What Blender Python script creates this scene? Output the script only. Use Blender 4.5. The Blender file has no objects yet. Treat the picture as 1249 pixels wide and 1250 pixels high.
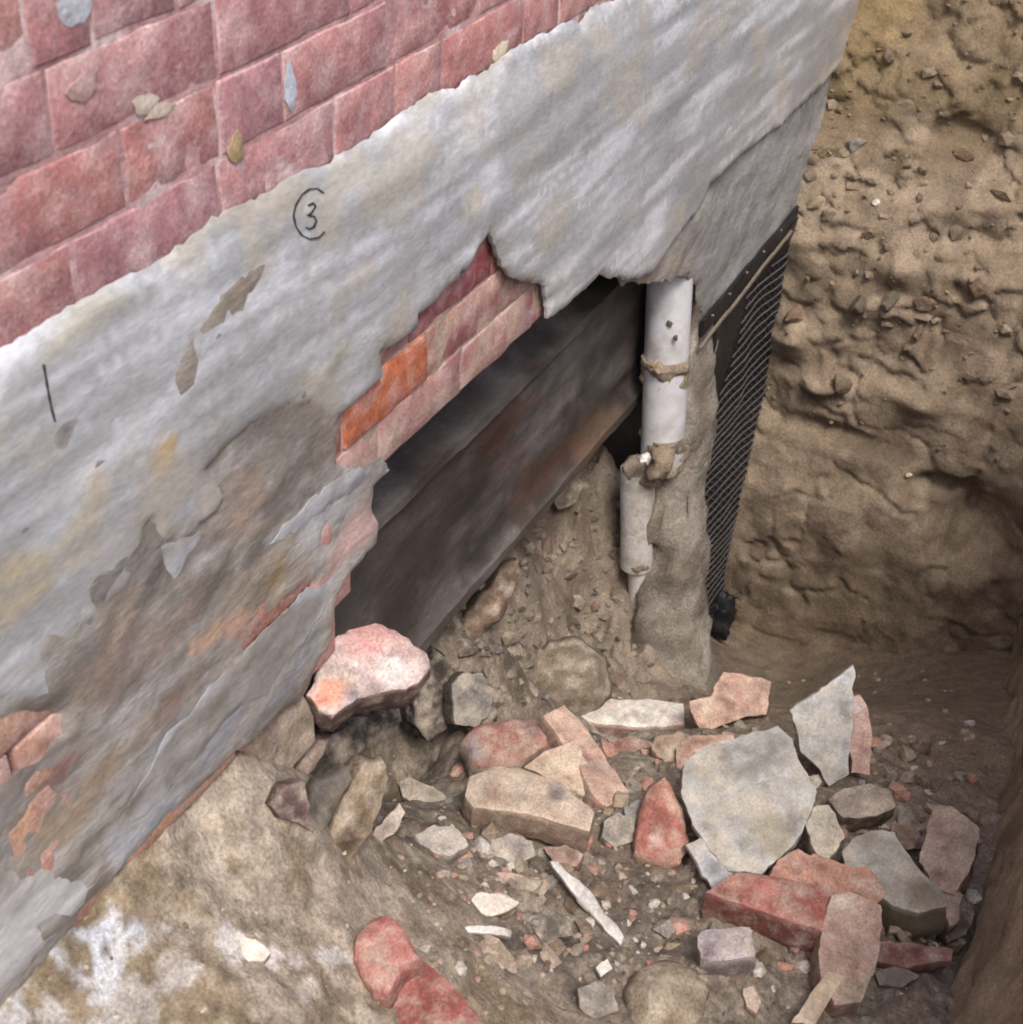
import bpy, math, random
import numpy as np
from mathutils import Matrix, Vector
from mathutils.geometry import delaunay_2d_cdt

random.seed(7)
SC = bpy.context.scene
COL = SC.collection

# ------------------------------------------------------------------ camera
Hd = np.array([1100, -1225., 1746]); Vd = np.array([-125, 2375., 1746])
Hd /= np.linalg.norm(Hd); Vd /= np.linalg.norm(Vd)
Zc = -Vd; Xc = Hd - Zc*(Hd@Zc); Xc /= np.linalg.norm(Xc); Yc = np.cross(Zc, Xc)
M = np.array([Xc, Yc, Zc])            # world = M @ (right, down, forward)
CAM = np.array([0, -.825, 0])
cd = bpy.data.cameras.new('camera'); cam = bpy.data.objects.new('camera', cd); COL.objects.link(cam)
r_, d_, f_ = M[:, 0], M[:, 1], M[:, 2]
cam.matrix_world = Matrix(((r_[0], -d_[0], -f_[0], CAM[0]), (r_[1], -d_[1], -f_[1], CAM[1]),
                           (r_[2], -d_[2], -f_[2], CAM[2]), (0, 0, 0, 1)))
cd.sensor_fit = 'HORIZONTAL'; cd.sensor_width = 36; cd.lens = 36*1746/1249
cd.clip_start = .05; cd.clip_end = 1500
cd.dof.use_dof = True; cd.dof.focus_distance = 2.35; cd.dof.aperture_fstop = 11
SC.camera = cam

# ------------------------------------------------------------------ light
SUN_EL, SUN_AZ = 58, 228
w = bpy.data.worlds.new('World'); SC.world = w; w.use_nodes = True
nt = w.node_tree; bg = nt.nodes['Background']
sky = nt.nodes.new('ShaderNodeTexSky'); sky.sky_type = 'NISHITA'; sky.sun_disc = False
sky.sun_elevation = math.radians(SUN_EL); sky.sun_rotation = math.radians(SUN_AZ)
sky.dust_density = 4; sky.air_density = 1.0; sky.ozone_density = .6
nt.links.new(sky.outputs[0], bg.inputs[0]); bg.inputs[1].default_value = .15
sd = bpy.data.lights.new('sun', 'SUN'); sd.energy = 1.5; sd.angle = math.radians(16); sd.color = (1, .95, .88)
sun = bpy.data.objects.new('sun', sd); COL.objects.link(sun)
el, az = math.radians(SUN_EL), math.radians(SUN_AZ)
sdir = Vector((math.sin(az)*math.cos(el), math.cos(az)*math.cos(el), math.sin(el)))
sun.rotation_euler = sdir.to_track_quat('Z', 'Y').to_euler()
SC.view_settings.view_transform = 'Standard'; SC.view_settings.look = 'None'
SC.view_settings.gamma = 1; SC.view_settings.use_curve_mapping = False
SC.view_settings.exposure = 0.60
SC.render.engine = 'CYCLES'
SC.cycles.max_bounces = 12; SC.cycles.diffuse_bounces = 7
try: SC.cycles.filter_width = 1.9
except Exception: pass

# ------------------------------------------------------------------ helpers
def ray(px, py): return M@np.array([px-624.5, py-625, 1746.])
def on_y(px, py, y=0.0):
    r = ray(px, py); return CAM + r*((y-CAM[1])/r[1])
def on_x(px, py, x):
    r = ray(px, py); return CAM + r*((x-CAM[0])/r[0])
def on_z(px, py, z):
    r = ray(px, py); return CAM + r*(z/r[2])
def on_plane(px, py, p, n):
    r = ray(px, py); return CAM + r*(((p-CAM)@n)/(r@n))

def _hash(ix, iy, iz, seed):
    h = (ix.astype(np.int64)*374761393 + iy.astype(np.int64)*668265263 + iz.astype(np.int64)*2147483647 + seed*974634777)
    h = (h ^ (h >> 13))*1274126177 & 0xffffffff
    h = (h ^ (h >> 16))*2246822519 & 0xffffffff
    return ((h ^ (h >> 15)) & 0xffffff)/float(0xffffff)*2-1
def vnoise(p, seed=0):
    p = np.asarray(p, float); i = np.floor(p); f = p-i; u = f*f*f*(f*(f*6-15)+10); r = 0
    for a in (0, 1):
        for b in (0, 1):
            for c in (0, 1):
                wt = (u[..., 0] if a else 1-u[..., 0])*(u[..., 1] if b else 1-u[..., 1])*(u[..., 2] if c else 1-u[..., 2])
                r = r + wt*_hash(i[..., 0]+a, i[..., 1]+b, i[..., 2]+c, seed)
    return r
def fbm(p, scale=1.0, octs=4, seed=0, gain=.5, sx=(1, 1, 1)):
    p = np.asarray(p, float)*np.array(sx)*scale; a = 1; r = 0; t = 0
    for o in range(octs):
        r = r + a*vnoise(p+o*17.3, seed+o); t += a; a *= gain; p = p*2.03
    return r/t
def sstep(a, b, x):
    t = np.clip((x-a)/(b-a), 0, 1); return t*t*(3-2*t)
def lin(c):
    c = np.array(c, float)/255.; c = np.where(c <= .04045, c/12.92, ((c+.055)/1.055)**2.4)
    return c*.74+.26*(c@np.array([.2126, .7152, .0722]))
def mixc(a, b, t): return a*(1-t[:, None]) + b*t[:, None]

def mesh_obj(name, verts, faces, mat, parent=None, cols=None, smooth=True):
    me = bpy.data.meshes.new(name)
    me.from_pydata([tuple(map(float, v)) for v in verts], [], [tuple(map(int, f)) for f in faces])
    me.update()
    if cols is not None:
        at = me.color_attributes.new('Col', 'FLOAT_COLOR', 'POINT')
        c = np.ones((len(verts), 4)); c[:, :3] = np.clip(cols, 0, 1); at.data.foreach_set('color', c.ravel())
    if smooth: me.polygons.foreach_set('use_smooth', [True]*len(me.polygons))
    me.materials.append(mat)
    o = bpy.data.objects.new(name, me); COL.objects.link(o)
    if parent is not None: o.parent = parent
    return o
def empty(name, loc, label, cat, group=None):
    o = bpy.data.objects.new(name, None); o.empty_display_size = .05; COL.objects.link(o)
    o.location = tuple(map(float, loc)); tag(o, label, cat, group); return o
def tag(o, label=None, cat=None, group=None, kind=None):
    if label: o['label'] = label
    if cat: o['category'] = cat
    if group: o['group'] = group
    if kind: o['kind'] = kind
    return o
def recenter(o, p):
    p = Vector(tuple(map(float, p))); o.data.transform(Matrix.Translation(-p)); o.location = p; return o

# ------------------------------------------------------------------ materials
def material(name, base=None, rough=.85, var=.25, vscale=18, dirt=None, dirt_amt=.0, dscale=9, bump=.4, bdist=.004, bscale=60,
             spec=.3, fine=.2, fscale=160, aniso=(1, 1, 1), coat=0):
    m = bpy.data.materials.new(name); m.use_nodes = True; t = m.node_tree; n = t.nodes; L = t.links
    b = n['Principled BSDF']; tc = n.new('ShaderNodeTexCoord'); mp = n.new('ShaderNodeMapping')
    mp.inputs['Scale'].default_value = aniso; L.new(tc.outputs['Object'], mp.inputs[0]); co = mp.outputs[0]
    def noise(s, d=6, r=.6, off=0):
        q = n.new('ShaderNodeTexNoise'); q.inputs['Scale'].default_value = s; q.inputs['Detail'].default_value = d
        q.inputs['Roughness'].default_value = r; L.new(co, q.inputs['Vector']); return q.outputs['Fac']
    if base is None:
        a = n.new('ShaderNodeAttribute'); a.attribute_name = 'Col'; col = a.outputs['Color']
    else:
        a = n.new('ShaderNodeRGB'); a.outputs[0].default_value = (*[float(v) for v in base], 1); col = a.outputs[0]
    def mul(col, fac, amt):
        mr = n.new('ShaderNodeMapRange'); mr.inputs[1].default_value = .28; mr.inputs[2].default_value = .72
        mr.inputs[3].default_value = 1-amt; mr.inputs[4].default_value = 1+amt; L.new(fac, mr.inputs[0])
        mx = n.new('ShaderNodeVectorMath'); mx.operation = 'SCALE'; L.new(col, mx.inputs[0]); L.new(mr.outputs[0], mx.inputs['Scale'])
        return mx.outputs[0]
    if dirt is not None and dirt_amt > 0:
        f = noise(dscale, 7, .65); cr = n.new('ShaderNodeMapRange'); cr.inputs[1].default_value = .46; cr.inputs[2].default_value = .66
        cr.inputs[4].default_value = dirt_amt; L.new(f, cr.inputs[0])
        mx = n.new('ShaderNodeMix'); mx.data_type = 'RGBA'; L.new(cr.outputs[0], mx.inputs[0]); L.new(col, mx.inputs[6])
        mx.inputs[7].default_value = (*[float(v) for v in dirt], 1); col = mx.outputs[2]
    col = mul(col, noise(vscale, 5, .55), var)
    col = mul(col, noise(fscale, 3, .7), fine)
    L.new(col, b.inputs['Base Color'])
    b.inputs['Specular IOR Level'].default_value = spec
    rr = n.new('ShaderNodeMapRange'); rr.inputs[3].default_value = max(0, rough-.12); rr.inputs[4].default_value = min(1, rough+.1)
    L.new(noise(vscale*1.7, 4), rr.inputs[0]); L.new(rr.outputs[0], b.inputs['Roughness'])
    bp = n.new('ShaderNodeBump'); bp.inputs['Strength'].default_value = bump; bp.inputs['Distance'].default_value = bdist
    L.new(noise(bscale, 8, .68), bp.inputs['Height']); L.new(bp.outputs[0], b.inputs['Normal'])
    return m
MAT = dict(
    brick=material('painted_brick', None, .8, .25, 40, lin((214, 180, 176)), .45, 30, .8, .003, 120, fine=.3, fscale=220),
    mortar=material('painted_mortar', None, .88, .22, 35, lin((120, 80, 78)), .4, 16, .7, .005, 110),
    core=material('wall_core', lin((95, 80, 70)), .9, .3, 14, lin((60, 48, 42)), .6, 7, .8, .01, 40),
    coat=material('cement_render', None, .78, .10, 30, lin((160, 150, 138)), .35, 40, .5, .0016, 150, fine=.16, fscale=200, aniso=(.4, 1, 1)),
    under=material('old_undercoat', None, .85, .2, 14, lin((96, 84, 72)), .35, 9, .7, .005, 60, fine=.2, aniso=(.5, 1, 1)),
    beam=material('dark_foundation', None, .6, .3, 14, lin((70, 54, 46)), .4, 9, .8, .005, 60, spec=.4, aniso=(.6, 1, 1)),
    soil=material('soil', None, .92, .28, 26, None, 0, 9, 1.0, .007, 90, fine=.4, fscale=190),
    bank=material('bank_clay', None, .9, .25, 22, None, 0, 9, .8, .006, 75, fine=.35, fscale=170),
    mud=material('wet_mud', None, .6, .3, 16, lin((78, 62, 46)), .5, 9, .9, .008, 55, spec=.4, fine=.25),
    plastic=material('white_plastic', lin((212, 213, 220)), .4, .08, 12, lin((158, 142, 120)), .6, 13, .15, .001, 40, spec=.5, fine=.05),
    oldplastic=material('muddy_plastic', lin((200, 196, 190)), .5, .1, 12, lin((140, 118, 92)), .6, 18, .2, .002, 40),
    rubble=material('rubble', None, .88, .26, 44, lin((186, 170, 150)), .6, 34, 1.0, .004, 120, fine=.35, fscale=240),
    slate=material('slate_fragment', None, .82, .2, 30, lin((146, 132, 108)), .5, 20, .8, .003, 90, fine=.25, fscale=220),
    black=material('black_membrane', lin((30, 30, 36)), .5, .2, 12, lin((60, 54, 48)), .35, 14, .5, .003, 40, spec=.3),
    net=material('netting', lin((90, 90, 97)), .5, .3, 30, lin((92, 78, 60)), .5, 12, .2, .001, 60),
    batten=material('batten_wood', lin((126, 114, 100)), .8, .3, 30, lin((80, 66, 52)), .6, 30, .6, .002, 90),
    ink=material('marker_ink', lin((48, 50, 56)), .7, .1, 20, None, 0, 9, .1, .001, 60),
    wood=material('splinter_wood', None, .8, .25, 40, None, 0, 9, .6, .002, 90, aniso=(1, 1, 1)),
)

# ------------------------------------------------------------------ geometry builders
def fractal(poly, amp, step, seed, closed=True):
    """subdivide a 2D outline and roughen it"""
    rng = random.Random(seed); pts = []
    n = len(poly)
    for i in range(n if closed else n-1):
        a = np.array(poly[i], float); b = np.array(poly[(i+1) % n], float); l = np.linalg.norm(b-a)
        k = max(1, int(l/step)); nn = np.array([-(b-a)[1], (b-a)[0]])/(l+1e-9)
        for j in range(k):
            t = j/k; p = a+(b-a)*t
            if j: p = p + nn*rng.gauss(0, amp)*min(1, l/(6*step)+.3)
            pts.append(p)
    return pts
def inside(px, py, poly):
    poly = np.asarray(poly); c = np.zeros(px.shape, bool); n = len(poly); j = n-1
    for i in range(n):
        xi, yi = poly[i]; xj, yj = poly[j]
        if yi != yj:
            c ^= ((yi > py) != (yj > py)) & (px < (xj-xi)*(py-yi)/(yj-yi)+xi)
        j = i
    return c
def fill(outer, holes, res, seed):
    """constrained triangulation with jittered interior points: verts2d, tris, boundary edges, distance to edge"""
    outer = np.array(outer); rng = np.random.RandomState(seed)
    x0, z0 = outer.min(0); x1, z1 = outer.max(0)
    gx, gz = np.meshgrid(np.arange(x0, x1, res), np.arange(z0, z1, res))
    g = np.stack([gx.ravel(), gz.ravel()], 1); g += rng.uniform(-.3, .3, g.shape)*res
    loops = [outer]+[np.array(h) for h in holes]
    keep = inside(g[:, 0], g[:, 1], outer)
    for h in loops[1:]: keep &= ~inside(g[:, 0], g[:, 1], h)
    g = g[keep]
    allb = np.concatenate(loops)
    d = edge_dist(g, loops)
    g = g[d > res*.45]
    pts = [Vector(p) for p in allb]+[Vector(p) for p in g]
    edges = []; s = 0
    for l in loops:
        n = len(l); edges += [(s+i, s+(i+1) % n) for i in range(n)]; s += n
    v, e, f, *_ = delaunay_2d_cdt(pts, edges, [], 0, 1e-7)
    v = np.array([tuple(q) for q in v]); f = np.array([t for t in f if len(t) == 3])
    c = v[f].mean(1); k = inside(c[:, 0], c[:, 1], outer)
    for h in loops[1:]: k &= ~inside(c[:, 0], c[:, 1], h)
    f = f[k]
    cnt = {}
    for t in f:
        for a, b in ((t[0], t[1]), (t[1], t[2]), (t[2], t[0])):
            cnt[(a, b)] = 1
    bd = [(a, b) for (a, b) in cnt if (b, a) not in cnt]
    return v, f, bd, edge_dist(v, loops)
def edge_dist(g, loops):
    d = np.full(len(g), 9.)
    for l in loops:
        l = np.asarray(l); a = l; b = np.roll(l, -1, 0)
        for i in range(len(a)):
            ab = b[i]-a[i]; t = np.clip(((g-a[i])@ab)/(ab@ab+1e-12), 0, 1)
            d = np.minimum(d, np.linalg.norm(g-a[i]-t[:, None]*ab, axis=1))
    return d
def sheet(name, outer, holes, y, depth, res, relief, colfn, mat, parent, seed=1, bevel=.004):
    """a coat on the wall plane (coordinates x, z) with surface at y and edges going back by depth"""
    v, f, bd, d = fill(outer, holes, res, seed)
    P = np.stack([v[:, 0], np.full(len(v), y), v[:, 1]], 1)
    h = relief(P)
    P[:, 1] -= h
    P[:, 1] += (1-sstep(0, bevel, d))*depth*.45
    n = len(P); ring = sorted({a for e in bd for a in e}); idx = {a: n+i for i, a in enumerate(ring)}
    B = P[ring].copy(); B[:, 1] = np.maximum(y+depth, P[ring, 1]+.0012)
    V = np.concatenate([P, B]); F = [tuple(t) for t in f]+[(b, a, idx[a], idx[b]) for a, b in bd]
    # orient so front faces -y
    a, b, c = P[f[0][0]], P[f[0][1]], P[f[0][2]]
    if np.cross(b-a, c-a)[1] > 0: F = [t[::-1] for t in F]
    c = colfn(P, d); cols = np.concatenate([c, c[ring]*.9])
    o = mesh_obj(name, V, F, mat, parent, cols, True); o.data.set_sharp_from_angle(angle=math.radians(50)); return o

def frame_for(n):
    n = np.array(n, float); n /= np.linalg.norm(n)
    u = np.cross([0, 0, 1.], n)
    if np.linalg.norm(u) < 1e-3: u = np.array([1., 0, 0])
    u /= np.linalg.norm(u); return u, np.cross(n, u), n
def slab(name, outline, p, n, thick, mat, colour, side=None, parent=None, seed=1, rough=.003, res=.010, jag=.0026, bevel=.0028,
         warp=.004, patches=(), vary=.14, taper=.0, dust=.55):
    """broken piece: outline (photo pixels) carried onto the plane (p, n), real thickness behind it"""
    u, v_, n = frame_for(n); p = np.array(p, float)
    q = [on_plane(a, b, p, n)-p for a, b in outline]
    poly = [np.array([a@u, a@v_]) for a in q]
    A = sum(poly[i][0]*poly[(i+1) % len(poly)][1]-poly[(i+1) % len(poly)][0]*poly[i][1] for i in range(len(poly)))
    if A < 0: poly = poly[::-1]
    out = fractal(fractal(poly, jag, .02, seed), jag*.4, .008, seed+1)
    v, f, bd, d = fill(out, [], res, seed)
    s3 = np.stack([v[:, 0], v[:, 1], np.full(len(v), seed*.37)], 1)
    h = fbm(s3, 14, 3, seed)*warp + fbm(s3, 60, 3, seed+5)*rough
    h -= (1-sstep(0, bevel, d))*bevel*.9
    top = p+np.outer(v[:, 0], u)+np.outer(v[:, 1], v_)+np.outer(h, n)
    cen = top.mean(0)
    V = [top]; F = []
    t0 = f[0]; flip = np.cross(top[t0[1]]-top[t0[0]], top[t0[2]]-top[t0[0]])@n < 0
    for t in f: F.append(tuple(t[::-1]) if flip else tuple(t))
    ring = sorted({a for e in bd for a in e}); prev = {a: a for a in ring}; cnt = len(top)
    nl = max(2, int(thick/.012)); sides = []
    dirs = top[ring]-cen; dirs -= np.outer(dirs@n, n); dirs /= (np.linalg.norm(dirs, axis=1)[:, None]+1e-9)
    for k in range(1, nl+1):
        t = k/nl; lay = top[ring]-n*thick*t
        nz = fbm(lay, 45, 3, seed+9)*rough*1.8
        bul = bevel*.5*math.sin(math.pi*min(1, t*1.0))-taper*thick*t - (bevel*.8 if k == nl else 0)
        lay = lay+dirs*(nz+bul)[:, None]
        cur = {a: cnt+i for i, a in enumerate(ring)}; cnt += len(ring); V.append(lay); sides.append(lay)
        for a, b in bd:
            q4 = (prev[b], prev[a], cur[a], cur[b]); F.append(q4[::-1] if flip else q4)
        prev = cur
    V.append((cen-n*thick)[None]); ci = cnt
    for a, b in bd:
        q3 = (prev[b], prev[a], ci); F.append(q3[::-1] if flip else q3)
    V = np.concatenate(V)
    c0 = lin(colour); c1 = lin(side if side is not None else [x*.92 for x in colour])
    nt_ = len(top)
    cols = np.tile(c0, (nt_, 1))
    bb = fbm(top, 22, 4, seed+3)
    cols *= (1+bb*vary*2.5)[:, None]
    f1 = fbm(top, 38, 4, seed+13); cols = mixc(cols, lin((198, 182, 160)), sstep(.04, .34, f1)*dust); cols = mixc(cols, c1*.7, sstep(.10, .34, -f1)*.55)
    cols = mixc(cols, c0*1.25+.03, sstep(.006, .0, d+bb*.008)*.5)
    for (a, b, rad, pc, amt) in patches:
        pp = on_plane(a, b, p, n); dd = np.linalg.norm(top-pp, axis=1)
        m_ = np.clip(sstep(rad, rad*.35, dd+fbm(top, 60, 4, seed+11)*rad*.55)*amt, 0, 1); cols = mixc(cols, lin(pc), m_)
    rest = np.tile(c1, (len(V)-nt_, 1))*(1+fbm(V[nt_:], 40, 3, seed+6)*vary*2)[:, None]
    o = mesh_obj(name, V, F, mat, parent, np.concatenate([cols, rest]), False)
    o.data.polygons.foreach_set('use_smooth', [True]*len(o.data.polygons))
    o.data.set_sharp_from_angle(angle=math.radians(42))
    if parent is None: recenter(o, cen-n*thick)
    return o
def lump(c, r, seed, sub=2, squash=(1, 1, 1), rough=.3):
    """irregular stone: verts, faces"""
    import bmesh
    bm = bmesh.new(); bmesh.ops.create_icosphere(bm, subdivisions=sub, radius=1)
    v = np.array([tuple(x.co) for x in bm.verts]); f = [tuple(x.index for x in g.verts) for g in bm.faces]; bm.free()
    rng = np.random.RandomState(seed)
    for _ in range(7):   # chop facets off the ball
        n = rng.normal(size=3); n /= np.linalg.norm(n); k = rng.uniform(.45, .8)
        d = v@n; v = v-np.outer(np.maximum(d-k, 0), n)
    v = v*(1+fbm(v+seed*3.1, 1.6, 3, seed)*rough)[:, None]*np.array(squash)
    a = rng.uniform(0, 6.28, 3)
    R = np.array(Matrix.Rotation(a[2], 3, 'Z')@Matrix.Rotation((a[0]-3.14)*.15, 3, 'X'))
    return v@R.T*r+np.array(c), f

# ------------------------------------------------------------------ terrain: pit floor
# control heights of the pit floor and mound: photo position and height of the ground seen there
CP = [(0, 1232, -1.30), (60, 1160, -1.295), (130, 1080, -1.29), (200, 1005, -1.29), (280, 925, -1.30),
      (230, 1020, -1.32), (320, 985, -1.35), (390, 1020, -1.42), (440, 1085, -1.52), (300, 1060, -1.37), (350, 1120, -1.42),
      (200, 1120, -1.325), (150, 1200, -1.335), (290, 1200, -1.36), (380, 1235, -1.42), (480, 1245, -1.50), (540, 1190, -1.56),
      (480, 1120, -1.55), (600, 1240, -1.62), (620, 1130, -1.68), (700, 1200, -1.72), (640, 1050, -1.74), (560, 1030, -1.70),
      (500, 1000, -1.70), (450, 940, -1.92), (510, 925, -1.92), (560, 910, -1.88), (600, 960, -1.80), (700, 1050, -1.76), (780, 1100, -1.76),
      (820, 1230, -1.72), (900, 1200, -1.74), (1000, 1230, -1.76), (1140, 1240, -1.80), (1160, 1150, -1.83), (1190, 1030, -1.89),
      (1000, 1100, -1.79), (1100, 1000, -1.86), (900, 980, -1.84), (800, 960, -1.85), (700, 920, -1.90), (880, 900, -1.98),
      (1020, 900, -2.0), (1225, 920, -2.0), (1150, 920, -1.99), (620, 880, -1.87), (560, 850, -1.83), (560, 770, -1.72), (800, 900, -1.95)]
CX = [(740, 620, 2.48), (740, 720, 2.43), (740, 790, 2.34), (780, 840, 2.30), (800, 760, 2.47), (700, 780, 2.22), (680, 700, 2.25), (700, 610, 2.42), (620, 700, 2.03),
      (620, 780, 1.98), (700, 850, 2.14), (850, 820, 2.65), (900, 800, 3.0), (1050, 800, 3.1), (1246, 800, 3.1), (870, 790, 2.9), (775, 740, 2.44), (860, 860, 2.25), (1020, 860, 2.5), (1180, 860, 2.6), (750, 550, 2.56)]
pts = np.array([on_z(*c) for c in CP]+[on_x(*c) for c in CX])
extra = np.array([(-1.2, -.9, -1.35), (-1.2, 0, -1.28), (0, 0, -1.27), (0, -.9, -1.5), (.6, -.9, -1.68), (1.0, -.9, -1.76), (.4, 0.2, -1.3),
                  (3.5, -.9, -2.6), (3.5, -.4, -2.70), (3.5, 0, -2.75), (3.6, .5, -2.7),
                  (2.9, .3, -2.3), (2.4, .55, -1.95), (2.9, .6, -2.1), (1.9, .55, -1.72), (1.4, .5, -1.7), (1.0, .35, -1.45), (1.2, .2, -1.62),
                  (-1.2, .5, -1.3), (2.0, -1.1, -1.95), (1, -1.1, -1.78), (3.2, -1.1, -2.45), (0, -1.1, -1.5), (-1.2, -1.1, -1.4)])
pts = np.concatenate([pts, extra])
def tps_fit(P, z, lam=2e-4):
    n = len(P); d = np.linalg.norm(P[:, None]-P[None], axis=2); K = np.where(d > 0, d*d*np.log(d+1e-12), 0)+np.eye(n)*lam
    A = np.zeros((n+3, n+3)); A[:n, :n] = K; A[:n, n] = 1; A[:n, n+1:] = P; A[n, :n] = 1; A[n+1:, :n] = P.T
    return np.linalg.solve(A, np.concatenate([z, [0, 0, 0]]))
TW = tps_fit(pts[:, :2], pts[:, 2])
def base_floor(x, y):
    Q = np.stack([np.ravel(x), np.ravel(y)], 1); r = np.empty(len(Q)); n = len(pts)
    for s in range(0, len(Q), 20000):
        q = Q[s:s+20000]; d = np.linalg.norm(q[:, None]-pts[None, :, :2], axis=2)
        r[s:s+20000] = np.where(d > 0, d*d*np.log(d+1e-12), 0)@TW[:n]+TW[n]+q@TW[n+1:]
    return r
def floor_z(x, y):
    x = np.ravel(np.asarray(x, float)); y = np.ravel(np.asarray(y, float))
    z = base_floor(x, y); P = np.stack([x, y, z*0], 1)
    near = sstep(1.25, .95, x)                                 # compact mound near the camera, broken ground beyond
    a = fbm(P, 7, 3, 3)*.022+fbm(P, 22, 4, 4)*.016
    c = np.abs(fbm(P, 30, 3, 8)); a = a-(sstep(.0, .12, c)-.5)*-.010
    a2 = fbm(P, 9, 3, 13)*.012+fbm(P, 26, 4, 14)*.012-sstep(.05, .0, np.abs(fbm(P, 13, 3, 15)))*.006
    hol = sstep(1.6, 1.8, x)*sstep(2.75, 2.6, x)*sstep(-.16, -.02, y); z = z+(fbm(P, 9, 4, 16)*.05+(sstep(-.05, .08, fbm(P, 15, 3, 17))-.5)*.035)*hol-.06*sstep(.03, .12, y)*sstep(1.3, 1.5, x)
    z = z+a*(1-near)*(1-.6*sstep(2.1, 2.6, x)*sstep(0, -.15, y))+a2*near
    return np.clip(z, -2.95, -1.2)
def floor_hit(px, py):
    r = ray(px, py); r = r/np.linalg.norm(r); ts = np.arange(1.2, 4.6, .01)
    q = CAM+np.outer(ts, r); g = floor_z(q[:, 0], q[:, 1]); k = np.nonzero(q[:, 2] < g)[0]
    return q[k[0]] if len(k) else q[-1]

def grid_mesh(name, nu, nv, P, mat, cols, flip=False, parent=None):
    i = np.arange(nu*nv).reshape(nu, nv)
    F = np.stack([i[:-1, :-1].ravel(), i[1:, :-1].ravel(), i[1:, 1:].ravel(), i[:-1, 1:].ravel()], 1)
    if flip: F = F[:, ::-1]
    return mesh_obj(name, P, F.tolist(), mat, parent, cols)

SOIL_BROWN, SOIL_PALE, SOIL_DARK, SOIL_YEL = lin((140, 121, 98)), lin((182, 164, 142)), lin((104, 88, 70)), lin((122, 102, 66))
xs = np.concatenate([np.arange(-1.2, .55, .03), np.arange(.55, 2.5, .0065), np.arange(2.5, 3.5, .012)])
ys = np.arange(-1.02, .56, .0065)
X, Yg = np.meshgrid(xs, ys, indexing='ij'); x = X.ravel(); y = Yg.ravel(); z = floor_z(x, y)
P = np.stack([x, y, z], 1)
n1 = fbm(P, 6, 4, 21); n2 = fbm(P, 24, 4, 22); n3 = fbm(P, 3, 3, 23)
n5 = fbm(P, 75, 4, 25)
moundw = sstep(1.25, .95, x)*sstep(-.62, -.35, y)
cols = mixc(mixc(np.tile(lin((146, 130, 112)), (len(P), 1)), lin((122, 105, 88)), sstep(-.1, .3, n1)), lin((152, 138, 116)), sstep(.1, .4, n2)*.6)
cols = mixc(cols, mixc(mixc(np.tile(SOIL_PALE, (len(P), 1)), lin((156, 134, 102)), sstep(-.1, .25, n1)), lin((132, 112, 78)), sstep(.1, .35, n2)*.7), moundw)
cols = mixc(cols, SOIL_BROWN, sstep(1.9, 2.2, x)*sstep(0, -.3, y))
w5 = sstep(2.2, 1.9, x); cols = mixc(cols, lin((96, 84, 72)), sstep(.04, .28, n5)*.35*w5); cols = mixc(cols, lin((196, 184, 164)), sstep(.12, .32, -n5)*.35*w5)
# lime dust lying on the near heap
def lime(pxa, pya, rad, amt, cc=(222, 214, 208)):
    global cols
    p = floor_hit(pxa, pya); dd = np.hypot(x-p[0], y-p[1])
    cols = mixc(cols, lin(cc), np.clip(sstep(rad, rad*.55, dd+n2*rad*1.9+n5*rad*.6)*amt, 0, 1))
for a in ((112, 1145, .038, .95, (206, 210, 222)), (78, 1185, .036, .9, (204, 208, 218)), (140, 1120, .016, .6, (200, 200, 206)), (30, 1235, .03, .6, (190, 194, 204)), (145, 1168, .018, .7, (208, 206, 206)), (300, 1160, .022, .9), (285, 1165, .018, .8), (335, 1172, .014, .8),
          (365, 1180, .013, .8), (395, 1168, .012, .9), (420, 1170, .012, .8), (380, 1200, .01, .8), (370, 1220, .009, .7), (240, 1185, .012, .6),
          (220, 1200, .015, .5), (160, 1230, .03, .6, (190, 184, 180)), (60, 1225, .03, .5, (190, 190, 196)), (200, 1180, .03, .4, (190, 184, 182)), (690, 1165, .09, .7, (88, 79, 70)), (620, 1150, .05, .6, (92, 82, 72)), (800, 1110, .07, .5, (96, 86, 76)), (1180, 1170, .06, .6, (86, 72, 58)), (500, 990, .06, .5, (92, 80, 70)), (590, 1105, .03, .35), (750, 900, .05, .25), (560, 1045, .05, .35, (170, 160, 150)), (660, 1010, .08, .3, (150, 142, 132))):
    lime(*a)
tag(grid_mesh('pit_floor', len(xs), len(ys), P, MAT['soil'], cols), kind='structure')

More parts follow.
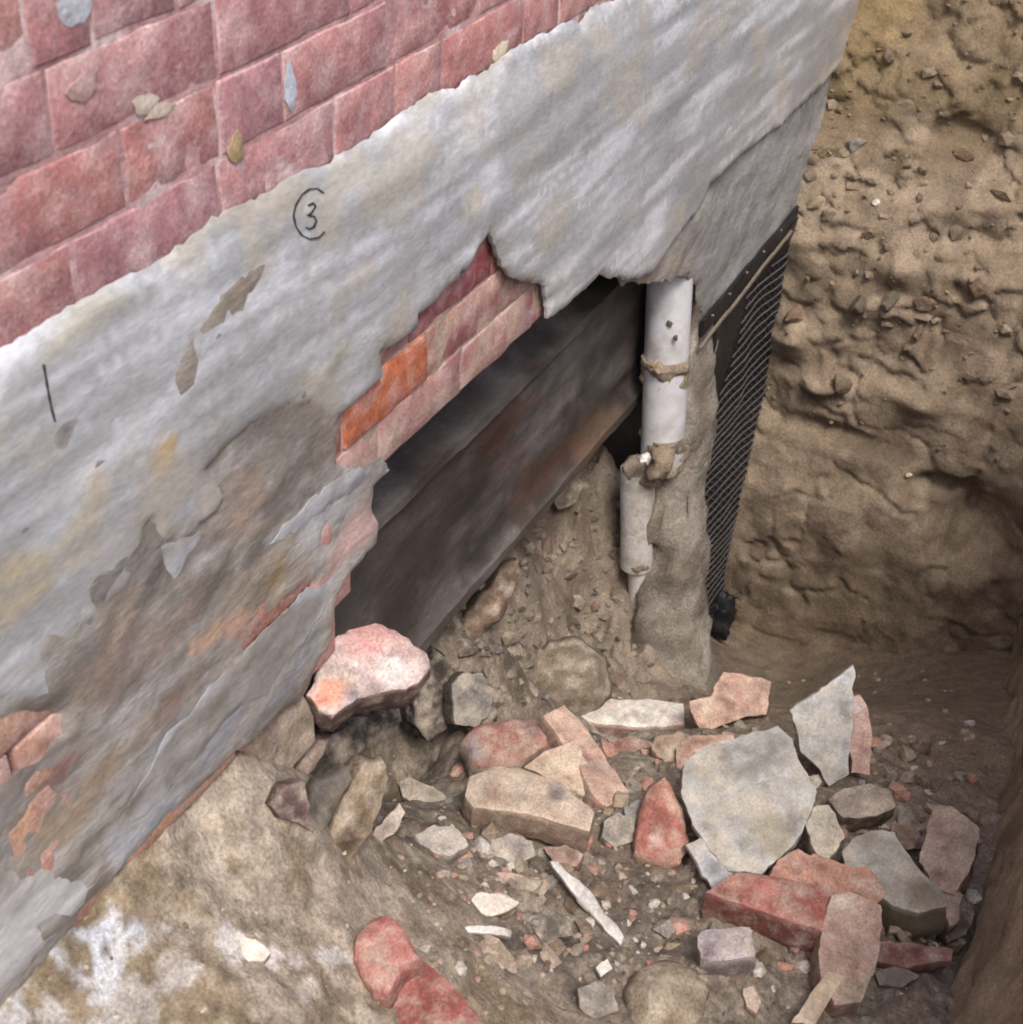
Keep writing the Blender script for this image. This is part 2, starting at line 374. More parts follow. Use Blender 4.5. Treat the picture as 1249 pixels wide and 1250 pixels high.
# ------------------------------------------------------------------ terrain: end face of the trench
def bank_x(y, z):
    b = 3.20+.10*sstep(-1.55, -2.3, z)*-1+np.where(z > -1.5, (z+1.5)*.46, 0)+np.where(z > -.75, (z+.75)*1.4, 0)
    b = b+.05*np.clip(-y-.3, 0, 1)
    P = np.stack([np.full_like(y, 0.), y, z], 1)
    up = sstep(-2.0, -1.6, z)
    b = b-fbm(P, 5, 3, 31)*.036-fbm(P, 16, 4, 32)*(.005+.006*up)
    led = fbm(P, 9, 3, 33, sx=(1, 1, 1.6)); b = b-(sstep(-.08, .06, led)-.5)*.010*up
    led2 = fbm(P+5, 13, 3, 35); b = b-(sstep(.05, .1, led2)-.5)*.012*(.35+.65*up)
    b = b+sstep(.07, 0, np.abs(fbm(P+9, 6, 3, 36)))*.010
    for (px, py, ry, rz, a) in ((1200, 640, .09, .10, .13), (1150, 585, .05, .025, .07), (1180, 620, .02, .09, .05), (1010, 460, .07, .025, -.05), (975, 400, .06, .05, -.06),
                                (1060, 370, .06, .03, -.04), (1095, 330, .06, .04, -.04), (1170, 300, .12, .05, .05), (1150, 190, .07, .04, .06), (1030, 520, .12, .03, .03), (1120, 480, .1, .03, -.03)):
        q = on_x(px, py, 3.2); b = b+a*np.exp(-((y-q[1])/ry)**2-((z-q[2])/rz)**2)
    return b
zs = np.arange(-2.95, -.54, .0085); yb = np.arange(.30, -1.35, -.0085)
Zg, Yg = np.meshgrid(zs, yb, indexing='ij'); z = Zg.ravel(); y = Yg.ravel()
P = np.stack([bank_x(y, z), y, z], 1)
n1 = fbm(P, 5, 4, 41); n2 = fbm(P, 20, 4, 42)
cols = mixc(np.tile(lin((150, 130, 104)), (len(P), 1)), lin((130, 110, 86)), sstep(-.1, .3, n1))
cols = mixc(cols, lin((152, 133, 110)), sstep(.1, .4, n2)*.6)
cols = mixc(cols, lin((104, 86, 68)), sstep(.1, .35, fbm(P, 11, 5, 43))*.6)
cols = mixc(cols, SOIL_YEL, np.clip(sstep(-1.35, -1.0, z+n1*.3)*.75, 0, 1))
cols = mixc(cols, lin((140, 116, 66)), np.clip(sstep(-.20, -.10, y)*sstep(-1.3, -1.0, z)*.7, 0, 1))
tag(grid_mesh('trench_end_bank', len(zs), len(yb), P, MAT['bank'], cols, flip=True), kind='structure')

# ------------------------------------------------------------------ terrain: side of the trench under the camera
xs2 = np.concatenate([np.arange(-1.2, .8, .04), np.arange(.8, 3.5, .01)]); zs2 = np.arange(-2.9, -.54, .0125)
Xg, Zg = np.meshgrid(xs2, zs2, indexing='ij'); x = Xg.ravel(); z = Zg.ravel()
P0 = np.stack([x, x*0, z], 1)
yy = -.885-(z+1.9)*.16-fbm(P0, 6, 4, 51)*.03-fbm(P0, 25, 4, 52)*.012
yy = yy-.25*sstep(-.9, -.55, z)
P = np.stack([x, yy, z], 1); n1 = fbm(P, 6, 4, 53)
cols = mixc(np.tile(lin((164, 144, 114)), (len(P), 1)), lin((138, 118, 92)), sstep(-.1, .3, n1))
tag(grid_mesh('trench_side_bank', len(xs2), len(zs2), P, MAT['bank'], cols, flip=False), kind='structure')

# open ground around the trench, out to the horizon
GZ = -.56
def gsheet(name, x0, x1, y0, y1, nx, ny):
    a = np.linspace(0, 1, nx); b = np.linspace(0, 1, ny)
    X, Y = np.meshgrid(x0+(x1-x0)*a, y0+(y1-y0)*b, indexing='ij'); x = X.ravel(); y = Y.ravel()
    P = np.stack([x, y, GZ+fbm(np.stack([x, y, x*0], 1), .8, 4, 61)*.02], 1)
    c = mixc(np.tile(SOIL_YEL*.9, (len(P), 1)), SOIL_BROWN*.8, sstep(-.2, .3, fbm(P, .7, 3, 62)))
    return tag(grid_mesh(name, nx, ny, P, MAT['soil'], c), kind='structure')
gsheet('ground', 3.5, 11.5, -4.2, .3, 120, 90)
gsheet('ground', -4.5, 3.5, -4.2, -1.28, 120, 60)
gs = mesh_obj('ground', [(-400, -400, GZ-.03), (400, -400, GZ-.03), (400, -4.1, GZ-.03), (-400, -4.1, GZ-.03),
                         (11.4, -4.1, GZ-.03), (400, 400, GZ-.03), (11.4, 400, GZ-.03)], [(0, 1, 2, 4, 3), (4, 2, 5, 6)], MAT['soil'], None, np.tile(SOIL_YEL*.8, (7, 1)))
tag(gs, kind='structure')

# ================================================================== THE WALL
wall = empty('brick_wall', (1.5, .1, -1.3), 'red painted brick wall with broken grey cement render at its foot, undermined', 'wall')
wall.location = (0, 0, 0)
W = lambda px, py, y=0.0: tuple(on_y(px, py, y)[[0, 2]])
# core prism (x, z) outline between y .1 and .42
cz = [(-1.2, 1.6), (-1.2, -2.4), (.6, -2.4), (1.12, -1.85), (1.22, -1.40), (1.24, -1.078), (2.66, -1.078), (2.70, -1.5), (2.62, -2.7), (9, -2.7), (9, 1.6)]
n = len(cz); V = [(a, .100, b) for a, b in cz]+[(a, .42, b) for a, b in cz]
F = [tuple(range(n)), tuple(range(2*n-1, n-1, -1))]+[(i, i+n, (i+1) % n+n, (i+1) % n) for i in range(n)]
mesh_obj('core', V, F, MAT['core'], wall, None, False)
# brickwork above the frame, and behind the render further along, as one plain face with courses
COURSE = .075; Z0 = -.625
rng = random.Random(3)

def brick_mesh(x0, x1, z0, z1, seed, colour, parent=None, name='brick', y0=0.0, y1=.0985, worn=.0015):
    """one brick with worn edges; front face toward -y"""
    nx = max(3, int((x1-x0)/.018)); nz = 5
    V = []; g = {}
    fx = np.linspace(0, 1, nx+1); fz = np.linspace(0, 1, nz+1); fx[1] = .0022/(x1-x0); fx[-2] = 1-fx[1]; fz[1] = .0022/(z1-z0); fz[-2] = 1-fz[1]
    Xf, Zf = np.meshgrid(x0+(x1-x0)*fx, z0+(z1-z0)*fz, indexing='ij')
    e = np.minimum(np.minimum(Xf-x0, x1-Xf), np.minimum(Zf-z0, z1-Zf))
    P = np.stack([Xf.ravel(), np.zeros(Xf.size), Zf.ravel()], 1)
    P[:, 1] = y0+(e.ravel() < 1e-6)*.0012-fbm(P, 30, 3, seed)*worn
    P[:, 0] += (fbm(P, 60, 2, seed+1)*.0022); P[:, 2] += fbm(P, 60, 2, seed+2)*.0022
    i = np.arange((nx+1)*(nz+1)).reshape(nx+1, nz+1); F = []
    for a in range(nx):
        for b in range(nz): F.append((i[a, b], i[a+1, b], i[a+1, b+1], i[a, b+1]))
    ring = [i[a, 0] for a in range(nx+1)]+[i[nx, b] for b in range(1, nz+1)]+[i[a, nz] for a in range(nx-1, -1, -1)]+[i[0, b] for b in range(nz-1, 0, -1)]
    n0 = len(P); B = P[ring].copy(); B[:, 1] = y1; m = len(ring)
    for k in range(m): F.append((ring[(k+1) % m], ring[k], n0+k, n0+(k+1) % m))
    F.append(tuple(n0+k for k in range(m))[::-1])
    c = np.tile(lin(colour), (n0+m, 1))
    PB = np.concatenate([P, B]); nn = fbm(PB, 25, 4, seed+4)
    if z0 < -.66 and x0 > 1.0:
        n5 = fbm(PB, 13, 4, 301); c = mixc(c, lin((158, 84, 92)), sstep(.0, .2, n5)*(.8 if colour[0]-colour[2] < 120 else 0)); c = mixc(c, lin((200, 170, 144)), sstep(.05, .3, fbm(PB, 20, 4, 302))*(.7 if colour[0]-colour[2] < 120 else .1))
    else:
        c = mixc(c, lin((150, 90, 96)), sstep(.05, .3, fbm(PB, 15, 4, 303))*.5)
    c = mixc(c, lin((214, 178, 174)), sstep(.12, .42, nn)*(.55 if colour[0]-colour[2] < 120 else .1))
    ee = np.concatenate([e.ravel() < 1e-6, np.ones(m, bool)]); c = mixc(c, lin((216, 178, 176)), ee*np.clip(.45+nn*1.5, 0, .9)*(.8 if z0 > -.64 else .3 if colour[0]-colour[2] < 120 else 0))
    return mesh_obj(name, np.concatenate([P, B]), F, MAT['brick'], parent or wall, c, True)

# joint positions taken from the photograph, course by course (course k has its bottom at Z0 + k*COURSE)
def row_joints(known, x0, x1, seed):
    r = random.Random(seed); js = sorted(known); out = list(js)
    a = js[0]
    while a > x0: a -= r.choice([.215, .225, .11]); out.append(a)
    a = js[-1]
    while a < x1: a += r.choice([.215, .225, .11]); out.append(a)
    return sorted(out)
known = {0: [W(410, 170)[0], W(482, 110)[0], W(268, 230)[0], W(95, 350)[0]],
         1: [W(345, 100)[0], W(472, 50)[0], W(150, 190)[0], W(300, 155)[0]-.04],
         2: [W(60, 130)[0], W(265, 50)[0]], 3: [W(30, 20)[0], W(110, 15)[0]]}
CLS = [(196, 128, 124), (192, 124, 124), (184, 118, 120), (198, 130, 120), (182, 120, 126), (192, 118, 110)]
mort_cells = []
for k in range(-6, 8):
    zb = Z0+k*COURSE; kn = known.get(k, [1.0+.05*(k % 2)*2.2, 1.0+.05*(k % 2)*2.2+.225])
    if k < 0:
        xr = (.35, 2.35)
        kn = {-1: [1.25, 1.475], -2: [1.17, 1.40], -3: [1.12, 1.35, 1.575, 1.80], -4: [1.06, 1.165, 1.39, 1.62],
              -5: [W(418, 520)[0]-.0, W(520, 440)[0], 1.80], -6: [1.09, 1.315, 1.54, 1.765]}[k]
    else: xr = (.2, 2.9)
    js = row_joints(kn, *xr, seed=50+k)
    for j, (a, b) in enumerate(zip(js[:-1], js[1:])):
        if b-a < .05: continue
        if k < 0 and not ((a < 2.05 and b > 1.05 and zb < -.85)): continue
        cc = rng.choice(CLS)
        g = .0024
        sd_ = 100+k*31+j
        if k < 0: cc = [(176, 112, 94), (168, 90, 84), (182, 132, 108)][(j+k) % 3]
        if k == -5 and abs(a-W(418, 520)[0]) < .01: cc = (204, 98, 26)
        if k == -5 and a > W(520, 440)[0]-.01: cc = (186, 134, 112)
        if k == -6: cc = (184, 132, 118)
        if k == -4: cc = (180, 96, 70) if b < 1.45 else (164, 72, 76)
        if k == -3: cc = (160, 84, 84)
        o = brick_mesh(a+g, b-g, zb+g, zb+COURSE-g, sd_, cc, y0=-.0035 if cc == (204, 98, 26) else rng.uniform(-.0008, .0010), worn=.0018 if k >= 0 else .003)
        if k == -5 and cc == (204, 98, 26): tag(o, 'bright orange brick with clean freshly broken face')
# mortar: one coursed bed behind the brick faces, recessed
def relief_m(P): return fbm(P, 40, 4, 71)*.0015
def col_m(P, d):
    c = np.tile(lin((200, 146, 146)), (len(P), 1)); return mixc(c, lin((220, 186, 184)), sstep(0, .4, fbm(P, 20, 4, 72)))
sheet('mortar', [(-.6, -.66), (3.2, -.66), (3.2, .02), (-.6, .02)], [], .0014, .09, .012, relief_m, col_m, MAT['mortar'], wall, 5)
sheet('mortar', [(1.0, -1.072), (2.02, -1.072), (2.02, -.80), (1.0, -.80)], [], .001, .09, .02, relief_m,
      lambda P, d: mixc(np.tile(lin((180, 150, 128)), (len(P), 1)), lin((196, 160, 140)), sstep(0, .3, fbm(P, 20, 3, 73))), MAT['mortar'], wall, 6)
# left foot of the wall below the lowest course: bricks behind the undercoat
for k in range(-9, -4):
    zb = Z0+k*COURSE
    for j, a in enumerate(np.arange(.2+.1*(k % 2), 1.04 if k > -7 else 1.2, .225)):
        if zb < -1.36: continue
        brick_mesh(a+.005, min(a+.22, 1.235 if k < -6 else 1.05), zb+.003, zb+.072, 300+k*7+j, (206, 156, 122) if a < .8 else (196, 124, 106), y0=-.005, y1=.09)
# plain brickwork higher up, out of the picture
for (kk, nm) in ((0, 'upper_brickwork'),):
    V = [(-1.2, .0, .022), (9, .0, .022), (9, .0, 1.6), (-1.2, .0, 1.6), (3.2, .0, .02), (3.2, 0, -.6), (9, 0, -.6)]
    mesh_obj(nm, V, [(0, 1, 2, 3), (4, 5, 6, 1)], MAT['brick'], wall, np.tile(lin((166, 104, 100)), (7, 1)), False)

# ---- undercoat
def relief_u(P):
    return fbm(P, 7, 4, 81, sx=(.7, 1, 1))*.006+fbm(P, 28, 4, 82)*.003+(sstep(-.05, .05, fbm(P, 11, 3, 83, sx=(.5, 1, 1)))-.5)*.003
def blob(P, px, py, rx, rz, rot=0, y=0):
    a, b = W(px, py, y); dx = P[:, 0]-a; dz = P[:, 2]-b; c, s = math.cos(rot), math.sin(rot)
    u = (dx*c+dz*s)/rx; v = (-dx*s+dz*c)/rz
    return np.sqrt(u*u+v*v)
def col_u(P, d):
    n1 = fbm(P, 9, 4, 84, sx=(.5, 1, 1)); n2 = fbm(P, 30, 4, 85, sx=(.5, 1, 1))
    c = np.tile(lin((168, 162, 156)), (len(P), 1)); c = mixc(c, lin((142, 132, 122)), sstep(-.1, .25, n1))
    c = mixc(c, lin((176, 172, 170)), sstep(.12, .4, n2)*.5)
    st = fbm(P, 45, 4, 86, sx=(.2, 1, 1)); c = mixc(c, lin((110, 100, 92)), sstep(.05, .3, st)*.6); c = mixc(c, lin((186, 180, 176)), sstep(.08, .35, -st)*.5)
    c = mixc(c, lin((172, 150, 120)), sstep(.08, .33, fbm(P, 16, 5, 87))*.45)
    c = mixc(c, lin((150, 152, 156)), np.clip(sstep(2.3, 2.7, P[:, 0])*.8, 0, 1))
    for (px, py, rx, rz, pc, amt) in (
            (410, 600, .10, .035, (186, 186, 190), .9), (345, 645, .06, .03, (184, 186, 190), .7), (300, 830, .09, .05, (160, 164, 172), .9), (230, 900, .09, .06, (164, 168, 176), .8),
            (180, 1010, .05, .05, (178, 184, 194), .8), (330, 690, .04, .04, (172, 142, 86), .8), (250, 780, .05, .02, (206, 166, 134), .9), (275, 765, .035, .018, (206, 160, 136), .9), (290, 620, .05, .05, (166, 140, 118), .7),
            (420, 670, .07, .02, (204, 170, 160), .95), (350, 745, .07, .012, (184, 104, 94), .95), (380, 720, .06, .012, (206, 160, 150), .9), (440, 640, .05, .03, (200, 160, 154), .85),
            (60, 960, .1, .05, (140, 130, 124), .6), (65, 945, .02, .018, (152, 104, 94), .8), (120, 930, .03, .02, (176, 150, 110), .6), (60, 1020, .05, .02, (166, 142, 112), .7), (30, 1000, .04, .03, (160, 138, 104), .6), (200, 860, .03, .02, (150, 110, 96), .5),
            (440, 545, .06, .02, (172, 168, 162), .6), (340, 560, .05, .05, (136, 128, 118), .8), (370, 530, .06, .03, (134, 126, 116), .8), (150, 800, .08, .05, (150, 122, 108), .5)):
        m = blob(P, px, py, rx, rz); c = mixc(c, lin(pc), np.clip(sstep(1.15, .6, m+n2*1.6+n1*.5)*amt, 0, 1))
    return c
UY = -.008
und = [(-.6, -.66), (3.9, -.68), (3.9, -1.47)]+[W(*p, UY) for p in ((965, 265), (935, 300), (905, 338), (880, 368), (858, 398), (853, 350), (840, 338), (797, 346), (780, 345), (762, 350), (740, 328), (700, 345), (680, 350),
      (650, 335), (622, 315), (600, 275), (575, 318), (545, 348), (505, 382), (460, 428), (464, 460), (412, 512), (414, 568), (440, 575), (470, 560), (478, 575), (460, 595), (458, 620), (463, 640), (462, 662), (430, 700), (410, 735),
      (408, 775), (372, 848), (330, 882), (285, 918), (240, 965), (200, 1008), (130, 1085), (60, 1168), (0, 1240))]+[(.3, -1.36), (-.6, -1.36)]
und = fractal(fractal(und, .004, .03, 10), .0016, .008, 11)
hole1 = fractal([W(*p, UY) for p in ((-60, 930), (-10, 880), (30, 868), (78, 872), (80, 898), (40, 930), (0, 962), (-30, 990))], .002, .012, 12)
hole2 = fractal([W(*p, UY) for p in ((305, 800), (302, 788), (330, 752), (352, 735), (372, 715), (384, 716), (352, 755), (325, 785))], .0015, .012, 13)
sheet('undercoat', und, [hole1, hole2], UY, .0076, .011, relief_u, col_u, MAT['under'], wall, 14, .003)

# ---- top coat of render
TY = -.019
def relief_t(P):
    tr = fbm(P, 30, 3, 93, sx=(.15, 1, 1))*.0022      # trowel strokes run along the wall
    pit = sstep(.16, .3, fbm(P, 40, 3, 98))*.0025
    return fbm(P, 5, 3, 91, sx=(.6, 1, 1))*.0042+fbm(P, 18, 3, 92, sx=(.25, 1, 1))*.0007+tr*.35-np.maximum(.0095*sstep(-.69, -.625, P[:, 2])*sstep(3.2, 2.4, P[:, 0]), .0065*sstep(1.45, 1.1, P[:, 0]))
def col_t(P, d):
    n1 = fbm(P, 5, 4, 94, sx=(.4, 1, 1)); n2 = fbm(P, 20, 4, 95, sx=(.14, 1, 1)); n3 = fbm(P, 12, 3, 96)
    c = np.tile(lin((200, 201, 207)), (len(P), 1)); c = mixc(c, lin((182, 182, 186)), sstep(-.15, .25, n1))
    c = mixc(c, lin((212, 213, 218)), sstep(.1, .35, n2)*.6); c = mixc(c, lin((152, 156, 156)), sstep(.1, .4, -n2)*.5)
    c = mixc(c, lin((164, 162, 160)), np.clip(sstep(2.2, 3.0, P[:, 0]+n1*.5)*.55, 0, 1))
    for (px, py, rx, rz, pc, amt) in (
            (390, 460, .07, .045, (190, 176, 148), .8), (350, 480, .04, .03, (150, 140, 120), .6), (400, 445, .03, .02, (130, 120, 104), .7), (290, 500, .06, .03, (176, 172, 168), .6), (250, 460, .08, .03, (168, 168, 168), .7),
            (190, 560, .018, .022, (196, 160, 96), .9), (108, 585, .02, .03, (196, 174, 130), .7), (85, 660, .035, .03, (196, 180, 138), .7), (25, 715, .045, .035, (190, 170, 122), .85), (40, 560, .03, .02, (186, 178, 156), .6),
            (430, 340, .05, .02, (206, 190, 164), .7), (400, 370, .03, .03, (202, 186, 154), .6), (560, 250, .03, .03, (206, 190, 160), .7), (470, 300, .04, .02, (196, 186, 168), .6), (610, 70, .035, .018, (222, 200, 168), .95), (590, 60, .03, .01, (222, 200, 168), .8),
            (95, 385, .05, .018, (196, 186, 156), .8), (150, 640, .05, .03, (196, 184, 176), .7), (640, 180, .05, .03, (200, 192, 178), .6), (780, 120, .06, .03, (206, 194, 176), .5), (160, 600, .03, .03, (190, 176, 160), .5),
            (300, 540, .03, .012, (128, 118, 112), .7), (262, 562, .02, .01, (120, 108, 104), .7), (320, 520, .02, .015, (140, 126, 116), .6), (960, 200, .25, .08, (150, 148, 148), .7), (60, 800, .1, .04, (190, 194, 204), .7), (150, 740, .06, .03, (192, 198, 210), .8)):
        m = blob(P, px, py, rx, rz); c = mixc(c, lin(pc), np.clip(sstep(1.15, .5, m+n3*1.4+n2*1.3)*amt, 0, 1))
    ed = np.clip(sstep(.035, .004, d+n3*.05)*.75, 0, 1)*sstep(-.74, -.80, P[:, 2])*sstep(2.3, 1.9, P[:, 0]); c = mixc(c, lin((158, 146, 132)), ed)
    st = fbm(P, 38, 4, 97, sx=(.12, 1, 1)); c = mixc(c, lin((150, 150, 152)), sstep(.02, .24, st)*.6); c = mixc(c, lin((224, 225, 230)), sstep(.04, .3, -st)*.5)
    st = fbm(P, 70, 4, 88, sx=(.07, 1, 1)); c = mixc(c, lin((150, 148, 146)), sstep(.02, .22, st)*.6)
    c = mixc(c, lin((150, 146, 142)), sstep(.05, .3, fbm(P, 7, 5, 99, sx=(.5, 1, 1)))*.55)
    c = mixc(c, lin((188, 172, 144)), sstep(.12, .38, fbm(P, 9, 5, 89))*.45)
    return c
top = [(-.6, -.628)]+[W(*p, TY) for p in ((0, 450), (60, 408), (110, 378), (200, 332), (250, 294), (290, 262), (340, 240), (430, 192), (480, 160), (520, 132), (600, 92), (640, 62), (700, 30), (755, 5))]+[(2.6, -.66), (3.9, -.66), (3.9, -.95)]+[
    W(*p, TY) for p in ((1037, 70), (1000, 108), (960, 148), (905, 190), (868, 225), (858, 250), (835, 280), (795, 335), (780, 340), (762, 343), (735, 335), (715, 355), (690, 378), (672, 390), (668, 350), (640, 345), (618, 328), (608, 300), (600, 285),
      (588, 300), (575, 330), (555, 348), (515, 385), (510, 405), (468, 432), (474, 462), (440, 492), (412, 515), (385, 500), (340, 512), (300, 538), (262, 575), (285, 600), (280, 625), (240, 660), (205, 672), (192, 640),
      (186, 660), (188, 695), (150, 740), (110, 780), (85, 845), (60, 862), (0, 866))]+[(.3, -1.02), (-.6, -1.02)]
top = fractal(fractal(top, .0035, .03, 20), .0015, .008, 21)
coat = sheet('render_coat', top, [], TY, .0108, .010, relief_t, col_t, MAT['coat'], wall, 22, .0025)
low = fractal(fractal([(.0, -1.17)]+[W(*p, TY) for p in ((0, 1058), (40, 1072), (75, 1062), (100, 1078), (145, 1065), (128, 1092), (60, 1172), (0, 1245))]+[(.0, -1.36)], .004, .03, 22), .0015, .008, 23)
sheet('render_patch', low, [], TY+.003, .0078, .010, relief_t, col_t, MAT['coat'], wall, 24, .004)
for (pl, s_) in (([(418, 590), (452, 574), (456, 584), (446, 598), (400, 628), (372, 650), (340, 668), (360, 640), (395, 606)], 31),
                 ([(205, 672), (240, 660), (262, 650), (235, 690), (222, 712), (214, 700)], 32),
                 ([(425, 700), (400, 745), (375, 790), (330, 850), (300, 862), (262, 905), (200, 985), (170, 1010), (165, 990), (215, 900), (290, 820), (330, 775), (385, 720)], 33)):
    sheet('render_patch', fractal(fractal([W(*p, TY) for p in pl], .006, .03, s_), .0018, .008, s_), [], TY+.0093, .002, .008, relief_u,
          lambda P, d: mixc(np.tile(lin((174, 175, 180)), (len(P), 1)), lin((132, 124, 118)), np.clip(sstep(-.1, .2, fbm(P, 16, 5, 35, sx=(.3, 1, 1)))*.8+sstep(.05, .3, fbm(P, 50, 4, 36, sx=(.3, 1, 1)))*.5, 0, 1)), MAT['coat'], wall, s_, .004)
# cement daubs left on the paint
for i, (px, py, rx, rz, cc) in enumerate(((93, 12, .020, .016, (190, 196, 208)), (178, 128, .016, .010, (205, 190, 170)), (195, 135, .02, .006, (224, 200, 170)), (355, 105, .010, .022, (186, 190, 204)),
                                          (290, 180, .012, .014, (190, 160, 100)), (105, 105, .018, .012, (196, 156, 150)), (612, 65, .02, .016, (224, 204, 170)))):
    a, b = W(px, py, -.002); pl = [(a+rx*math.cos(t)*(1+.3*math.sin(3*t+i)), b+rz*math.sin(t)*(1+.25*math.cos(2*t+i))) for t in np.linspace(0, 6.28, 11)[:-1]]
    sheet('mortar_daub', fractal(fractal(pl, .005, .012, 40+i), .0015, .005, 60+i), [], -.0022, .002, .006, lambda P: fbm(P, 60, 3, 44)*.0008, lambda P, d, cc=cc: np.tile(lin(cc), (len(P), 1)), MAT['mortar'], wall, 41+i, .003)

# ---- marker writing on the render: a line, and a 3 in a ring
def ink(pl, wpx=2.2, name='pen_mark'):
    pl = [np.array(p, float) for p in pl]; V = []; F = []
    q = []
    for a, b in zip(pl[:-1], pl[1:]):
        k = max(1, int(np.linalg.norm(b-a)/2))
        for j in range(k): q.append(a+(b-a)*j/k)
    q.append(pl[-1])
    for i, p in enumerate(q):
        d = q[min(i+1, len(q)-1)]-q[max(i-1, 0)]; d /= np.linalg.norm(d)+1e-9; nn = np.array([-d[1], d[0]])*wpx/2*(.8+.25*math.sin(i*.7))
        for s in (1, -1):
            a = on_y(*(p+nn*s), TY); r = relief_t(a[None])[0]; a = on_y(*(p+nn*s), TY-r-.0016); r = relief_t(a[None])[0]; a = on_y(*(p+nn*s), TY-r-.0014); V.append(a)
    nq = len(V); V += [v+np.array([0, .0012, 0]) for v in V]
    for i in range(len(q)-1):
        a = 2*i; F += [(a, a+1, a+3, a+2), (a+nq, a+2+nq, a+3+nq, a+1+nq), (a, a+2, a+2+nq, a+nq), (a+1, a+1+nq, a+3+nq, a+3)]
    return mesh_obj(name, V, F, MAT['ink'], coat, None, False)
ink([(54, 445), (57, 462), (60, 480), (64, 500), (68, 515)])
ink([(396, 236), (388, 230), (378, 231), (369, 238), (362, 250), (359, 263), (362, 277), (369, 287), (379, 292), (390, 290), (397, 283)], 1.8)
ink([(377, 251), (383, 248), (386, 252), (381, 260), (377, 263), (384, 264), (387, 270), (384, 277), (378, 280), (374, 277)], 2.2)

# ---- dark foundation beam inside the hollow
BY = .09
def beam():
    prof = [(.150, -1.03), (.148, -1.15), (.135, -1.24), (.105, -1.262), (.078, -1.268), (.076, -1.285), (.090, -1.30), (.098, -1.42), (.100, -1.575), (.088, -1.605), (.080, -1.612), (.080, -1.635), (.10, -1.648), (.18, -1.655), (.42, -1.64), (.42, -1.04)]
    xsb = np.arange(1.0, 2.98, .02); V = []; F = []; m = len(prof)
    # finer profile
    pf = []
    for i in range(m):
        a = np.array(prof[i]); b = np.array(prof[(i+1) % m]); k = max(1, int(np.linalg.norm(b-a)/.02)) if i < 11 else 1
        for j in range(k): pf.append(a+(b-a)*j/k)
    m = len(pf)
    P = np.array([(xx, p[0], p[1]) for xx in xsb for p in pf])
    P[:, 1] -= fbm(P, 6, 4, 101, sx=(.5, 1, 1))*.006*(P[:, 1] < .3)+fbm(P, 30, 4, 106, sx=(.7, 1, 1))*.004*(P[:, 1] < .3); P[:, 2] += fbm(P, 5, 3, 102)*.006
    for i in range(len(xsb)-1):
        for j in range(m): F.append((i*m+j, i*m+(j+1) % m, (i+1)*m+(j+1) % m, (i+1)*m+j))
    F += [tuple(range(m))[::-1], tuple((len(xsb)-1)*m+j for j in range(m))]
    n1 = fbm(P, 7, 4, 103, sx=(.35, 1, 1)); n2 = fbm(P, 25, 4, 104, sx=(.3, 1, 1))
    c = mixc(np.tile(lin((92, 86, 84)), (len(P), 1)), lin((68, 60, 56)), sstep(-.1, .3, n1)); c = mixc(c, lin((120, 114, 112)), sstep(.12, .4, n2)*.5); c = mixc(c, lin((56, 48, 44)), sstep(.05, .3, fbm(P, 14, 5, 107, sx=(.6, 1, 1)))*.7); c = mixc(c, lin((112, 104, 98)), ((P[:, 1] < .084)*(.3+n2)).clip(0, 1))  # last mix paints a highlight along the projecting ledge and bottom lip
    for (px, py, r, pc) in ((700, 450, .10, (150, 144, 142)), (620, 520, .07, (118, 66, 46)), (650, 590, .06, (120, 78, 58)), (540, 600, .08, (78, 60, 50)), (720, 530, .07, (128, 96, 66)), (690, 560, .05, (112, 70, 50))):
        q = on_y(px, py, BY); dd = np.hypot((P[:, 0]-q[0])*.6, P[:, 2]-q[2]); c = mixc(c, lin(pc), np.clip(sstep(r, r*.2, dd+n2*r*1.6)*.45, 0, 1))
    o = mesh_obj('foundation_beam', P, F, MAT['beam'], wall, c); o.data.set_sharp_from_angle(angle=math.radians(32)); return o
beam()

# ---- mud smeared brick showing under the broken render edge
o = slab('brick', [(372, 850), (384, 868), (388, 905), (350, 952), (322, 978), (292, 962), (262, 950), (285, 916)], on_y(330, 915, .004), (-.08, -1, .12), .085, MAT['rubble'],
         (172, 150, 126), (112, 84, 84), wall, 61, patches=((300, 950, .05, (178, 154, 118), .9), (375, 880, .02, (110, 92, 84), .7)))
tag(o, 'mud smeared tan brick below the broken render edge')

